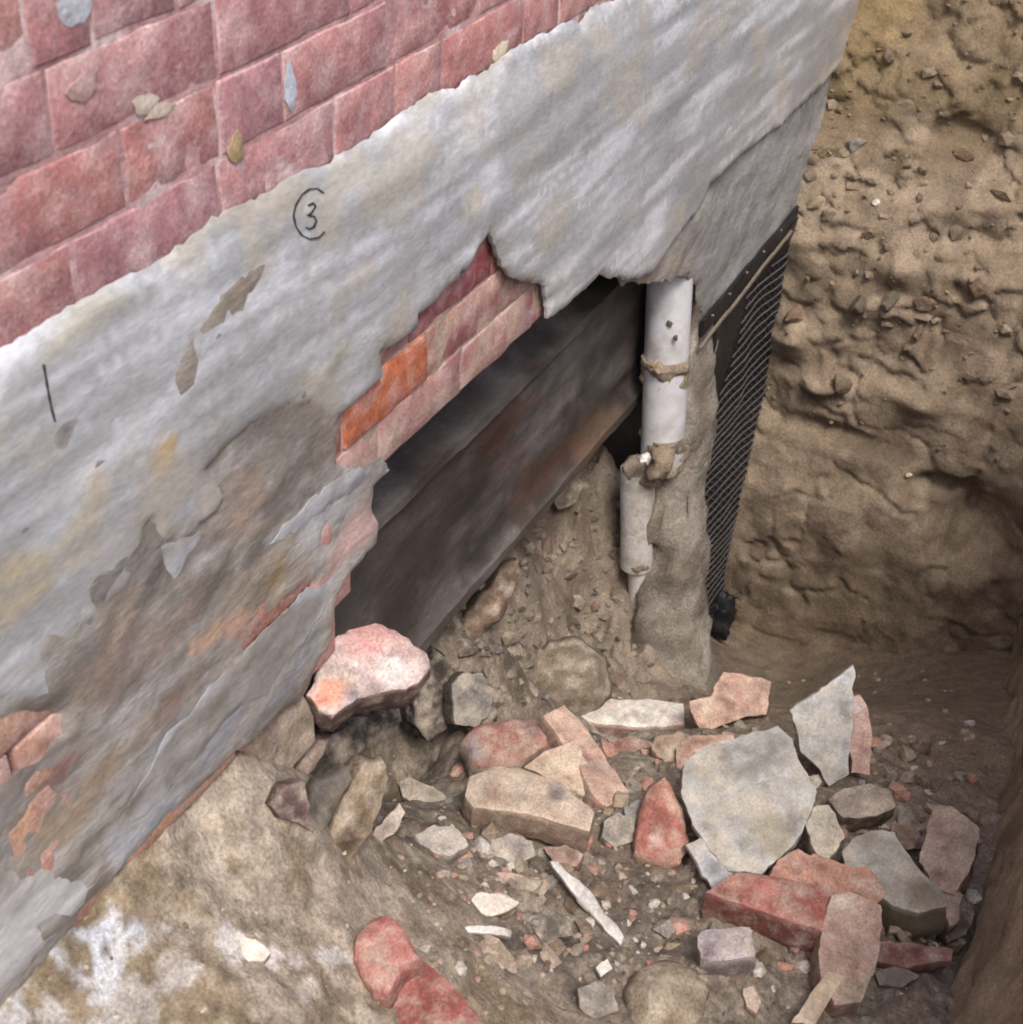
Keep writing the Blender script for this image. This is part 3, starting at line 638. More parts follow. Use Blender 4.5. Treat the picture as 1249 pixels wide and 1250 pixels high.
# ================================================================== white pipe
PIPE_B = (2.47, .045)
pipe = empty('drain_pipe', (2.45, .03, -2.12), 'white plastic downpipe splashed with mud, standing in the hollow under the render', 'pipe')
def tube(name, pa, pb, r0, r1, mat, parent, thick=.004, seg=40, rings=24, lump_=0, seed=0, cols=None, open_top=False):
    pa = np.array(pa, float); pb = np.array(pb, float); ax = pb-pa; L_ = np.linalg.norm(ax); ax /= L_
    u, v, _ = frame_for(ax); V = []; F = []
    for k in range(rings+1):
        t = k/rings; c = pa+(pb-pa)*t; r = r0+(r1-r0)*t
        for s in range(seg):
            a = 2*math.pi*s/seg; V.append(c+(u*math.cos(a)+v*math.sin(a))*r)
    V = np.array(V)
    if lump_: 
        cen = np.repeat(pa+np.outer(np.linspace(0, 1, rings+1), pb-pa), seg, 0); dirs = V-cen; dirs /= np.linalg.norm(dirs, axis=1)[:, None]
        V = V+dirs*(fbm(V, 22, 4, seed)*lump_)[:, None]
    for k in range(rings):
        for s in range(seg):
            a = k*seg+s; b = k*seg+(s+1) % seg; F.append((a, b, b+seg, a+seg))
    F += [tuple(range(seg))[::-1], tuple(rings*seg+s for s in range(seg))]
    o = mesh_obj(name, V, F, mat, None, None if cols is None else np.tile(lin(cols), (len(V), 1)), True)
    o.data.set_sharp_from_angle(angle=math.radians(50))
    return child(o, parent)
def child(o, parent):
    """keep world shape while hanging the mesh under an empty"""
    o.data.transform(Matrix.Translation(-parent.location)) if parent.type == 'EMPTY' and parent.parent is None else o.data.transform(Matrix.Translation(-(parent.parent.location if parent.parent else parent.location)))
    o.parent = parent; return o
def pipe_pt(px, py): return on_y(px, py, .045)
pt = on_x(812, 325, 2.50); pm = on_x(808, 560, 2.50); 
RP = .047
up_ = tube('pipe_barrel', pt+np.array([0, 0, .16]), pm, RP, RP, MAT['plastic'], pipe)
tube('mud_collar', on_x(812, 432, 2.50), on_x(811, 466, 2.50), RP+.002, RP+.002, MAT['soil'], pipe, rings=14, lump_=.022, seed=5, cols=(158, 140, 114))
tube('mud_collar', on_x(812, 528, 2.50), on_x(810, 568, 2.50), RP+.001, RP+.006, MAT['soil'], pipe, rings=14, lump_=.026, seed=9, cols=(150, 134, 112))

for (pxa, pya, pxb, pyb, r0, r1, nm, mt) in ((779, 572, 777, 690, .039, .037, 'lower_pipe', 'oldplastic'), (780, 680, 779, 745, .024, .024, 'pipe_stub', 'oldplastic')):
    tube(nm, on_x(pxa, pya, 2.46), on_x(pxb, pyb, 2.46), r0, r1, MAT[mt], pipe)
def mudlump(cpx, cpy, xw, r, sq, seed, parent, nm='mud_smear', colr=(150, 128, 100), mat='soil'):
    v, f = lump(on_x(cpx, cpy, xw), r, seed, 3, sq, .5)
    o = mesh_obj(nm, v, f, MAT[mat], None, np.tile(lin(colr), (len(v), 1))*(1+fbm(v, 30, 3, seed)*.3)[:, None]); return child(o, parent)
mudlump(808, 445, 2.462, .034, (.5, 1.1, .55), 3, pipe, colr=(164, 142, 112))
mudlump(818, 395, 2.458, .010, (.6, 1, .8), 5, pipe, colr=(120, 104, 88))
mudlump(825, 412, 2.458, .008, (.6, 1, .8), 6, pipe, colr=(120, 104, 88))
mudlump(808, 400, 2.458, .007, (.6, 1, .8), 16, pipe, colr=(120, 104, 88))
mudlump(806, 560, 2.45, .050, (.9, 1.1, .75), 7, pipe, colr=(150, 130, 106))
mudlump(784, 574, 2.45, .050, (.7, 1.0, .55), 37, pipe, colr=(150, 134, 112)); mudlump(800, 640, 2.47, .05, (.5, .7, 1.6), 38, pipe, colr=(142, 128, 110))
mudlump(788, 562, 2.40, .020, (.8, 1, .7), 8, pipe, 'lime_blob', (226, 222, 216))
mudlump(778, 690, 2.44, .026, (.8, 1, .4), 9, pipe, colr=(128, 110, 88))

# packed clay standing beside the pipe below the wall
def clay():
    rows = []   # (py, left px, right px): silhouette; x depth of the front
    prof = [(325, 838, 856, 2.60), (400, 838, 857, 2.59), (470, 836, 858, 2.57), (540, 806, 852, 2.55), (600, 786, 848, 2.52), (660, 782, 848, 2.49), (720, 776, 852, 2.46), (780, 765, 858, 2.43), (830, 760, 866, 2.41), (880, 740, 872, 2.40)]
    V = []; seg = 22
    prof2 = []
    for (a, b) in zip(prof[:-1], prof[1:]):
        for j in range(5): t = j/5; prof2.append(tuple(np.array(a)*(1-t)+np.array(b)*t))
    prof2.append(prof[-1])
    for py, l, r, xx in prof2:
        a = on_x(l, py, xx); b = on_x(r, py, xx); c = (a+b)/2; hw = (a-b)[1]/2
        for s in range(seg):
            t = math.pi*2*s/seg; sx_ = .10*math.sin(t); ex = .75
            V.append((c[0]+.05+(abs(math.sin(t))**ex)*math.copysign(.09, math.sin(t)), c[1]+abs(math.cos(t))**ex*math.copysign(hw, math.cos(t)), c[2]))
    V = np.array(V); q_ = fbm(V, 9, 4, 111); q2_ = fbm(V, 13, 4, 112); V[:, 0] += q_*.06+fbm(V, 40, 3, 114)*.015; V[:, 1] += q2_*.022+fbm(V, 45, 3, 115)*.012
    F = []
    for k in range(len(prof2)-1):
        for s in range(seg):
            a = k*seg+s; b = k*seg+(s+1) % seg; F.append((a, a+seg, b+seg, b))
    c = mixc(np.tile(lin((152, 142, 128)), (len(V), 1)), lin((124, 112, 98)), sstep(-.1, .3, fbm(V, 12, 4, 113)))
    o = mesh_obj('clay_bank', V, F, MAT['soil'], None, c); return tag(o, kind='structure')
clay()

# ================================================================== membrane with netting
MX0, MX1, MZ0, MZ1 = 2.66, 3.34, -2.74, -1.50
mem = empty('drainage_membrane', (2.95, -.01, -2.6), 'black drainage membrane with grey diamond netting hanging on the wall beside the earth bank', 'membrane')
def box(x0, x1, y0, y1, z0, z1):
    V = [(x0, y0, z0), (x1, y0, z0), (x1, y1, z0), (x0, y1, z0), (x0, y0, z1), (x1, y0, z1), (x1, y1, z1), (x0, y1, z1)]
    return V, [(0, 3, 2, 1), (4, 5, 6, 7), (0, 1, 5, 4), (1, 2, 6, 5), (2, 3, 7, 6), (3, 0, 4, 7)]
gx = np.linspace(MX0, MX1, 40); gz = np.linspace(MZ0, MZ1+.05, 70)
X, Zg = np.meshgrid(gx, gz, indexing='ij'); P = np.stack([X.ravel(), np.zeros(X.size), Zg.ravel()], 1)
def mem_y(P): return -.016-fbm(P*np.array([1, 0, 1]), 5, 3, 121)*.014
P[:, 1] = mem_y(P)
o = grid_mesh('membrane_sheet', 40, 70, P, MAT['black'], None); 
sm = o.modifiers.new('thickness', 'SOLIDIFY'); sm.thickness = .003; sm.offset = -1
child(o, mem)
V = []; F = []
sp = .031; ang = math.radians(40)
for sgn, slope, dzs in ((1, -.12, .026), (-1, -.9, .024)):
    ll = math.hypot(1, slope); dx, dz = 1/ll, slope/ll
    for k in range(0, 120):
        base = MX0
        # points along strand x = base + s*dx, z = MZ0 + s*dz, clipped
        S = np.arange(0, (MX1-MX0)/dx, .03); xx = base+S*dx; zz = MZ0+k*dzs+S*dz
        ok = (xx > MX0+.005) & (xx < MX1) & (zz < MZ1-.01) & (zz > MZ0) & (xx > 2.66+.19*sstep(-1.9, -1.5, zz))
        if ok.sum() < 2: continue
        xx, zz = xx[ok], zz[ok]; pts_ = np.stack([xx, xx*0, zz], 1); yy = mem_y(pts_)-.003-.0012*(sgn > 0)
        for i in range(len(xx)-1):
            if xx[i+1]-xx[i] > .1: continue
            b0 = len(V); hw = .0018
            for j in (i, i+1):
                nx_, nz_ = -dz*hw, dx*hw
                V += [(xx[j]+nx_, yy[j], zz[j]+nz_), (xx[j], yy[j]-.0022, zz[j]), (xx[j]-nx_, yy[j], zz[j]-nz_)]
            F += [(b0, b0+1, b0+4, b0+3), (b0+1, b0+2, b0+5, b0+4)]
o = mesh_obj('netting', V, F, MAT['net'], None, None, False); tag(o, kind='stuff'); child(o, mem)
def wall_bar(name, pa, pb, hgt, yf, dep, mat, seed, wob=.003):
    """a strip fixed along the wall from pixel a to pixel b"""
    a = on_y(*pa, yf); b = on_y(*pb, yf); n_ = 30; V = []; F = []
    for i in range(n_+1):
        t = i/n_; c = a+(b-a)*t; q = fbm(np.array([[t*9, seed, 0]]), 1, 3, seed)[0]*wob
        for (dy, dz) in ((0, hgt/2), (0, -hgt/2), (dep, -hgt/2), (dep, hgt/2)): V.append((c[0], c[1]+dy, c[2]+dz+q))
    for i in range(n_):
        for j in range(4): F.append((i*4+j, i*4+(j+1) % 4, i*4+4+(j+1) % 4, i*4+4+j))
    F += [(3, 2, 1, 0), tuple(n_*4+j for j in range(4))]
    return child(mesh_obj(name, V, F, mat, None, None, False), mem)
wall_bar('sealing_tape', (859, 402), (974, 262), .040, -.020, .008, MAT['black'], 4, .006)
wall_bar('fixing_batten', (857, 424), (968, 282), .006, -.030, .006, MAT['batten'], 5, .006)
for i in range(5):
    px = 870+i*21; py = 385-i*26
    v, f = lump(on_y(px, py, -.030), .0045, 130+i, 1); child(mesh_obj('fixing_nail', v, f, MAT['batten'], None), mem)
v, f = lump(on_y(876, 758, -.05), .075, 77, 4, (.5, .35, 1.0), 1.1); child(mesh_obj('crumpled_flap', v, f, MAT['black'], None), mem)

# ================================================================== loose rubble
def on_floor(px, py, lift):
    p = floor_hit(px, py).copy(); p[2] += lift; q = on_z(px, py, p[2]); return q
def piece(name, label, cat, outline, anchor, lift, n, thick, mat, colour, side=None, group=None, seed=1, **kw):
    p = on_floor(*anchor, lift)
    o = slab(name, outline, p, n, thick, MAT[mat], colour, side, None, seed, **kw)
    return tag(o, label, cat, group)
G = 'brick and slate rubble in the pit'
UPN = (-.18, -.12, 1)
# --- pile, far pieces first
piece('slate_fragment', 'pointed grey slate leaning upright at the far right of the rubble heap', 'slate', [(965, 868), (1000, 845), (1042, 812), (1040, 870), (1037, 946), (1013, 960), (1002, 940), (978, 918), (973, 890)],
      (1010, 960), .02, (-.75, -.35, .55), .014, 'slate', (176, 178, 180), (120, 112, 104), G, 201, warp=.002)
piece('brick_fragment', 'thin upright pink brick sliver behind the pointed slate', 'brick', [(1038, 852), (1050, 848), (1058, 860), (1064, 905), (1062, 946), (1040, 944)], (1050, 950), .03, (-.7, -.35, .6), .04, 'rubble', (196, 150, 140), (170, 100, 88), G, 202,
      patches=((1045, 865, .02, (214, 200, 200), .9),))
piece('brick_fragment', 'pale pink jagged brick shard against the foot of the membrane', 'brick', [(842, 856), (868, 850), (884, 820), (905, 822), (942, 832), (936, 872), (912, 874), (890, 882), (858, 898), (850, 880)],
      (890, 880), .04, (-.55, -.2, .8), .022, 'rubble', (200, 156, 134), (130, 96, 80), G, 203, jag=.003, patches=((860, 855, .03, (222, 196, 172), .8), (910, 850, .03, (210, 160, 140), .6)))
piece('brick', 'whitewashed brick lying across the back of the heap', 'brick', [(688, 862), (722, 852), (792, 853), (834, 858), (836, 884), (768, 886), (722, 880)], (760, 878), .12, (-.02, 0, 1), .065, 'rubble',
      (222, 216, 208), (164, 112, 98), G, 204, patches=((745, 862, .03, (198, 170, 150), .6), (825, 885, .03, (190, 160, 150), .8), (700, 865, .02, (200, 180, 160), .6)))
piece('brick_fragment', 'dusty pink brick fragment wedged behind the large slate', 'brick', [(825, 912), (845, 898), (895, 896), (900, 912), (860, 930), (835, 950), (826, 935)], (860, 920), .05, (-.3, 0, 1), .04, 'rubble', (190, 146, 124), (140, 100, 84), G, 205)
piece('brick', 'rounded dark red brick end beside the dark hollow', 'brick', [(566, 900), (580, 884), (610, 876), (652, 872), (668, 884), (673, 903), (655, 915), (632, 926), (600, 934), (578, 928)], (620, 925), .085, (-.15, -.15, 1), .055, 'rubble',
      (166, 102, 88), (150, 128, 112), G, 206, bevel=.010, patches=((575, 912, .03, (150, 142, 142), .9), (655, 890, .03, (124, 92, 92), .8), (620, 930, .03, (190, 160, 140), .7)))
piece('brick', 'sloping pinkish brick on edge in the middle of the heap', 'brick', [(664, 872), (690, 860), (706, 876), (735, 915), (768, 966), (742, 984), (722, 968), (706, 930), (684, 902)], (720, 930), .10, (.1, -.35, 1), .06, 'rubble',
      (198, 154, 132), (148, 108, 90), G, 207, jag=.001, patches=((712, 930, .035, (150, 104, 100), .8), (690, 880, .03, (214, 176, 150), .6)))
piece('brick_fragment', 'tan triangular brick fragment leaning on the sloping brick', 'brick', [(640, 936), (668, 915), (705, 902), (722, 940), (718, 972), (690, 962)], (690, 945), .08, (-.3, -.3, 1), .05, 'rubble', (198, 168, 140), (140, 112, 92), G, 208)
piece('brick', 'large dusty tan brick in the middle of the heap with grey mortar spot', 'brick', [(568, 970), (574, 946), (604, 934), (634, 936), (684, 952), (726, 990), (720, 1014), (640, 990), (578, 984)],
      (640, 985), .085, (-.1, -.1, 1), .065, 'rubble', (192, 166, 142), (158, 130, 108), G, 209, jag=.0012, bevel=.004, patches=((678, 966, .02, (96, 92, 92), .9), (640, 975, .012, (110, 104, 100), .7), (610, 970, .02, (150, 110, 98), .5)))
piece('brick', 'bright orange red brick chunk left of the large slate', 'brick', [(776, 1038), (780, 1010), (792, 962), (812, 946), (824, 965), (836, 990), (842, 1030), (832, 1052), (800, 1050)], (810, 1030), .05, (-.3, -.2, 1), .04, 'rubble',
      (180, 104, 84), (138, 82, 68), G, 210, bevel=.009, patches=((800, 1026, .012, (235, 190, 180), .9), (810, 960, .03, (196, 140, 112), .6), (795, 1042, .02, (160, 76, 66), .7)))
piece('slate_fragment', 'small bluish slate corner under the large grey slate', 'slate', [(838, 1030), (862, 1018), (905, 1030), (905, 1055), (872, 1086), (856, 1060)], (865, 1060), .045, (-.25, -.2, 1), .014, 'slate', (160, 162, 168), (120, 108, 96), G, 211)
piece('brick_fragment', 'crumbly orange brick rubble piece between slate and red brick', 'brick', [(950, 1048), (975, 1035), (1010, 1050), (1060, 1058), (1082, 1090), (1060, 1112), (1010, 1098), (960, 1078), (940, 1068)], (1000, 1080), .065, (-.2, -.1, 1), .04, 'rubble', (186, 130, 106), (140, 96, 78), G, 212, rough=.005, jag=.004)
piece('slate_fragment', 'large square grey slate on top of the rubble heap', 'slate', [(834, 938), (858, 912), (905, 897), (950, 885), (968, 903), (974, 925), (998, 965), (980, 1015), (958, 1040), (930, 1066), (890, 1062), (868, 1040), (846, 1005), (832, 965)],
      (910, 1000), .11, (-.3, -.12, 1), .020, 'slate', (164, 164, 160), (118, 110, 98), G, 213, warp=.008, res=.01, patches=((940, 1020, .05, (150, 140, 116), .8), (960, 960, .05, (176, 178, 178), .6), (905, 1010, .006, (240, 240, 236), 1)))
piece('brick', 'muddy brown half brick beneath the pointed slate', 'brick', [(1012, 975), (1030, 962), (1062, 956), (1088, 966), (1094, 984), (1070, 996), (1030, 998)], (1050, 985), .07, (-.3, -.1, 1), .06, 'rubble', (140, 126, 114), (112, 92, 74), G, 214)
piece('mortar_chunk', 'crumbly pale mortar chunk between the two grey slates', 'mortar lump', [(984, 990), (998, 983), (1012, 982), (1022, 1000), (1032, 1022), (1020, 1040), (1008, 1052), (996, 1040), (986, 1015)], (1006, 1020), .10, (-.3, -.2, 1), .035, 'rubble', (178, 168, 150), (146, 124, 102), G, 215, rough=.005)
piece('brick', 'pinkish tan brick leaning at the right edge of the heap', 'brick', [(1122, 1052), (1132, 1005), (1142, 984), (1162, 984), (1196, 1010), (1184, 1062), (1166, 1092), (1140, 1082)], (1155, 1060), .08, (-.15, .1, 1), .06, 'rubble', (182, 154, 134), (128, 98, 80), G, 216,
      patches=((1140, 1010, .03, (160, 120, 104), .6), (1185, 1030, .03, (150, 128, 106), .6)))
piece('stone', 'broad grey stone slab tilted towards the right bank', 'stone', [(1028, 1038), (1046, 1018), (1064, 1012), (1092, 1014), (1110, 1042), (1126, 1064), (1150, 1086), (1156, 1104), (1122, 1112), (1090, 1104), (1050, 1080), (1032, 1062)], (1095, 1080), .10, (-.1, .1, 1), .07, 'slate',
      (158, 156, 146), (124, 108, 82), G, 217, patches=((1130, 1095, .04, (132, 118, 92), .8),))
piece('brick', 'dark red broken brick end at the heap foot by the right bank', 'brick', [(1068, 1148), (1110, 1150), (1165, 1158), (1162, 1172), (1110, 1180), (1072, 1172)], (1110, 1165), .03, (-.1, -.1, 1), .03, 'rubble', (158, 106, 94), (120, 70, 64), G, 218)
piece('brick', 'whole red brick lying at the front of the heap', 'brick', [(862, 1088), (900, 1062), (960, 1070), (1016, 1084), (1008, 1136), (935, 1112)], (935, 1095), .085, (-.02, .05, 1), .068, 'rubble',
      (166, 92, 82), (132, 74, 68), G, 219, jag=.0010, warp=.0015, dust=.35, bevel=.004, patches=((940, 1085, .02, (212, 130, 118), .7), (900, 1070, .03, (196, 140, 112), .7), (990, 1110, .03, (160, 84, 66), .6), (870, 1090, .02, (150, 70, 66), .6)))
piece('brick', 'dusty pink flat brick standing in front of the red brick', 'brick', [(1016, 1092), (1040, 1088), (1076, 1104), (1078, 1130), (1070, 1180), (1052, 1222), (1020, 1226), (1004, 1200), (1000, 1160), (1008, 1120)], (1040, 1180), .085, (-.15, -.15, 1), .055, 'rubble', (186, 148, 132), (150, 118, 98), G, 220, jag=.0015,
      patches=((1030, 1100, .02, (214, 196, 176), .8), (1015, 1190, .03, (190, 164, 136), .7), (1050, 1210, .03, (160, 140, 114), .7)))
piece('timber_splinter', 'pale split timber lying in the bottom right mud', 'wood', [(968, 1246), (985, 1222), (1008, 1188), (1028, 1176), (1032, 1192), (1012, 1222), (996, 1250)], (1000, 1220), .05, (-.1, -.2, 1), .014, 'wood', (186, 164, 134), (140, 116, 86), None, 221)
piece('brick_fragment', 'small lilac grey brick cube alone in front of the heap', 'brick', [(852, 1142), (862, 1134), (916, 1130), (920, 1148), (922, 1166), (905, 1168), (870, 1172), (856, 1168)], (888, 1160), .055, (0, 0, 1), .045, 'rubble', (166, 152, 158), (130, 112, 112), G, 222,
      patches=((866, 1158, .012, (110, 88, 84), .9),))
piece('stone', 'rounded tan clod at the bottom edge of the pit', 'clod', [(772, 1200), (785, 1178), (820, 1170), (852, 1180), (866, 1205), (862, 1245), (810, 1262), (775, 1245)], (820, 1215), .045, (-.2, -.2, 1), .05, 'soil', (158, 140, 114), (140, 120, 96), None, 223, bevel=.014, rough=.005)
# --- smaller pieces filling the heap
for i, (nm, lb, ct, ol, lift, th, mt, cc) in enumerate((
        ('brick_fragment', 'tan broken lump between the whitewashed brick and the large slate', 'brick', [(800, 898), (828, 892), (846, 905), (838, 926), (812, 930), (796, 914)], .05, .04, 'rubble', (176, 146, 122)),
        ('brick_fragment', 'reddish flake below the whitewashed brick', 'brick', [(742, 900), (770, 898), (800, 905), (806, 922), (776, 930), (748, 918)], .04, .03, 'rubble', (160, 112, 96)),
        ('mortar_chunk', 'grey mortar lump between the orange red chunk and the tan brick', 'mortar lump', [(738, 1002), (756, 990), (776, 1000), (776, 1024), (752, 1034), (736, 1020)], .035, .03, 'rubble', (150, 142, 130)),
        ('stone', 'brown clod wedged under the broad tilted slab', 'clod', [(1084, 1104), (1120, 1110), (1156, 1102), (1150, 1122), (1112, 1140), (1086, 1138)], .05, .05, 'rubble', (132, 114, 86)),
        ('brick_fragment', 'tall narrow tan sliver at the right edge of the heap', 'brick', [(1150, 1088), (1164, 1078), (1176, 1092), (1172, 1122), (1160, 1130), (1152, 1112)], .06, .03, 'rubble', (176, 146, 118)),
        ('brick_fragment', 'pink brick corner showing between large slate and broad slab', 'brick', [(992, 1042), (1014, 1048), (1034, 1062), (1028, 1080), (1004, 1074), (986, 1058)], .085, .03, 'rubble', (190, 138, 120)),
        ('mortar_chunk', 'pale grey rubble lump at the head of the long splinter', 'mortar lump', [(600, 1024), (624, 1016), (650, 1026), (654, 1044), (628, 1054), (604, 1044)], .03, .03, 'rubble', (164, 154, 144)),
        ('mortar_chunk', 'whitish crumbled mortar left of the large tan brick', 'mortar lump', [(508, 1018), (530, 1006), (560, 1012), (572, 1030), (548, 1044), (514, 1040)], .025, .025, 'rubble', (182, 172, 162)),
        ('brick_fragment', 'dull pink chip pair behind the flat brick flake', 'brick', [(664, 1034), (690, 1030), (712, 1042), (704, 1056), (676, 1054)], .03, .025, 'rubble', (168, 132, 118)),
        ('stone', 'dark wet stone in the hollow left of the long splinter', 'stone', [(640, 1120), (668, 1108), (696, 1118), (700, 1142), (668, 1154), (642, 1144)], .025, .03, 'rubble', (104, 96, 86)),
        ('stone', 'grey lump at the bottom between clod and mound', 'stone', [(706, 1206), (728, 1196), (752, 1208), (756, 1232), (728, 1242), (708, 1228)], .03, .035, 'rubble', (138, 130, 120)),
        ('stone', 'dark brown block behind the rounded dark red brick', 'stone', [(560, 862), (588, 852), (606, 866), (600, 884), (572, 890), (558, 878)], .05, .04, 'rubble', (98, 84, 72)),
        ('brick_fragment', 'brownish brick scrap between muddy half brick and leaning brick', 'brick', [(1088, 1008), (1108, 1000), (1124, 1014), (1118, 1034), (1098, 1038), (1084, 1024)], .05, .03, 'rubble', (140, 118, 100)))):
    a = np.mean(ol, 0)
    piece(nm, lb, ct, ol, a, lift, (-.2+.15*math.sin(i*2.1), -.2+.15*math.cos(i*1.7), 1), th, mt, cc, [x*.72 for x in cc], G, 330+i, rough=.004, res=.008, jag=.004)
# --- near left
piece('brick', 'salmon red brick half out of focus on the near mound', 'brick', [(432, 1166), (436, 1140), (452, 1120), (472, 1112), (492, 1128), (512, 1165), (490, 1178), (474, 1208), (456, 1206)], (470, 1160), .065, (-.1, -.05, 1), .055, 'rubble', (186, 104, 94), (160, 90, 80), 'red bricks at the near mound', 224, jag=.001, bevel=.008, patches=((440, 1150, .015, (214, 150, 134), .7),))
piece('brick', 'darker red brick below the salmon brick at the bottom edge', 'brick', [(474, 1210), (490, 1180), (512, 1166), (548, 1196), (580, 1232), (600, 1268), (520, 1285), (488, 1250)], (530, 1220), .055, (-.1, -.05, 1), .055, 'rubble', (166, 82, 74), (150, 74, 66), 'red bricks at the near mound', 225, jag=.001, bevel=.006, patches=((478, 1215, .012, (214, 120, 80), .7),))
# --- hanging and wedged pieces by the broken wall foot
def fixed(name, label, cat, outline, y, anchor, n, thick, mat, colour, side=None, seed=1, **kw):
    o = slab(name, outline, on_y(*anchor, y), n, thick, MAT[mat], colour, side, None, seed, **kw); return tag(o, label, cat)
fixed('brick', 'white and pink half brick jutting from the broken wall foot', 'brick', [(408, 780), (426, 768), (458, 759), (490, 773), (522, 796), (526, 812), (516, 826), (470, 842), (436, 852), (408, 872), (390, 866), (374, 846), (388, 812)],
      -.05, (440, 830), (-.3, -.3, .9), .075, 'rubble', (214, 186, 180), (112, 82, 80), 231, bevel=.005, rough=.004, res=.007, warp=.010, jag=.004,
      patches=((450, 775, .05, (206, 140, 134), .95), (400, 850, .03, (224, 130, 90), .9), (500, 790, .03, (206, 160, 152), .7), (412, 838, .022, (214, 146, 112), .9), (430, 850, .014, (120, 112, 128), .8), (460, 845, .03, (150, 118, 122), .6), (478, 815, .03, (224, 216, 214), .7), (385, 870, .012, (232, 222, 216), 1), (376, 856, .006, (50, 44, 40), 1)))
fixed('mortar_chunk', 'dark grey mortar slab hanging below the white half brick', 'mortar lump', [(398, 905), (430, 882), (490, 862), (492, 880), (470, 905), (430, 930), (375, 955), (362, 948)], .02, (430, 900), (-.3, -.8, .35), .06, 'rubble', (74, 66, 60), (56, 48, 44), 232, rough=.004)
fixed('brick_fragment', 'thin purple red brick edge left of the dark hollow', 'brick', [(392, 905), (408, 900), (380, 945), (352, 985), (330, 982), (350, 955)], .0, (370, 945), (-.2, -.9, .3), .03, 'rubble', (120, 84, 82), (84, 60, 56), 233)
def standing(name, label, cat, outline, anchor, lift, n, thick, mat, colour, side, seed, **kw):
    return piece(name, label, cat, outline, anchor, lift, n, thick, mat, colour, side, None, seed, **kw)
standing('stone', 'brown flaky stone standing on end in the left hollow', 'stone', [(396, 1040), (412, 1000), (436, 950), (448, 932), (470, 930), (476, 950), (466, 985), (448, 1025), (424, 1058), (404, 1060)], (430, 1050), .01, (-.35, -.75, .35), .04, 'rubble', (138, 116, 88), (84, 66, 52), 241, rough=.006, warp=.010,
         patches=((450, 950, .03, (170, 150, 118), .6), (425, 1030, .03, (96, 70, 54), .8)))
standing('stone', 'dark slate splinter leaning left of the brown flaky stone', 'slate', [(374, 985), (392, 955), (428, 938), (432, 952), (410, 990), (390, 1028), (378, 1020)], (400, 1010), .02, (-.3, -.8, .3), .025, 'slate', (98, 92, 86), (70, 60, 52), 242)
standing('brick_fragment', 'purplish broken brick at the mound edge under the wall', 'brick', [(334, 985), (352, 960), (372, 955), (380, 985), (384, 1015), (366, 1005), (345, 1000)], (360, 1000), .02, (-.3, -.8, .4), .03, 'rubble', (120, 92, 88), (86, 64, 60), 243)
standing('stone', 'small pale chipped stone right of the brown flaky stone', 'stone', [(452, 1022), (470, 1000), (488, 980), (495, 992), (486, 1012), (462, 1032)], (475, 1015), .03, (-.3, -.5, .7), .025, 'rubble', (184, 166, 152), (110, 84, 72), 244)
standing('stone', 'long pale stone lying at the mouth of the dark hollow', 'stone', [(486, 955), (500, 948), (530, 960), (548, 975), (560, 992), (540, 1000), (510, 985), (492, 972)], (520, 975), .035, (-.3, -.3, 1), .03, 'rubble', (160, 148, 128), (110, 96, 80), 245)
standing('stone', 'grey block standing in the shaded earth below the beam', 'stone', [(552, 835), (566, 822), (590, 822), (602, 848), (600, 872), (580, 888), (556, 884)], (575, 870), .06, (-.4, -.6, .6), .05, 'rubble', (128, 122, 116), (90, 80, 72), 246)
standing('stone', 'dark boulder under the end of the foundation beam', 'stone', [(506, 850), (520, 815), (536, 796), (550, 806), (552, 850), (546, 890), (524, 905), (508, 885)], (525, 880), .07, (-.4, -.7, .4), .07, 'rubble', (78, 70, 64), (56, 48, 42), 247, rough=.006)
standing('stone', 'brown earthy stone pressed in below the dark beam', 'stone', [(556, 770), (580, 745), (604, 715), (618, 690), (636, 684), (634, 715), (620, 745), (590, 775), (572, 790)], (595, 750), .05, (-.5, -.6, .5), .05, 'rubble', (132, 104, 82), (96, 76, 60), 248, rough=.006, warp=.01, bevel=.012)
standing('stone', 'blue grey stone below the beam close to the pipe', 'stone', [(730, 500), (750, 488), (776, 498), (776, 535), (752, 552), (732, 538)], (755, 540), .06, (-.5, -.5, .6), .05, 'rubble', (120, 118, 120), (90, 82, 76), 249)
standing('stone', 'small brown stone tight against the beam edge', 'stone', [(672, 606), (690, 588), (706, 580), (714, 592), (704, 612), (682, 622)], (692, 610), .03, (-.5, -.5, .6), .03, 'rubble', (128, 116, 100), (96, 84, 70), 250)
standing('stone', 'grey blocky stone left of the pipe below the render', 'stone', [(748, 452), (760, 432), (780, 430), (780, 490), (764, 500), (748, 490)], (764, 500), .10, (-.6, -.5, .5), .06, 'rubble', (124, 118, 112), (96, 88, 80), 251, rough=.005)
standing('stone', 'smooth rounded earth boulder in the hollow left of the pipe', 'boulder', [(640, 850), (652, 810), (676, 782), (712, 778), (740, 800), (748, 845), (720, 868), (670, 872)], (700, 860), .07, (-.5, -.4, .8), .08, 'soil', (136, 120, 98), (116, 100, 82), 252, bevel=.03, warp=.012, rough=.005)
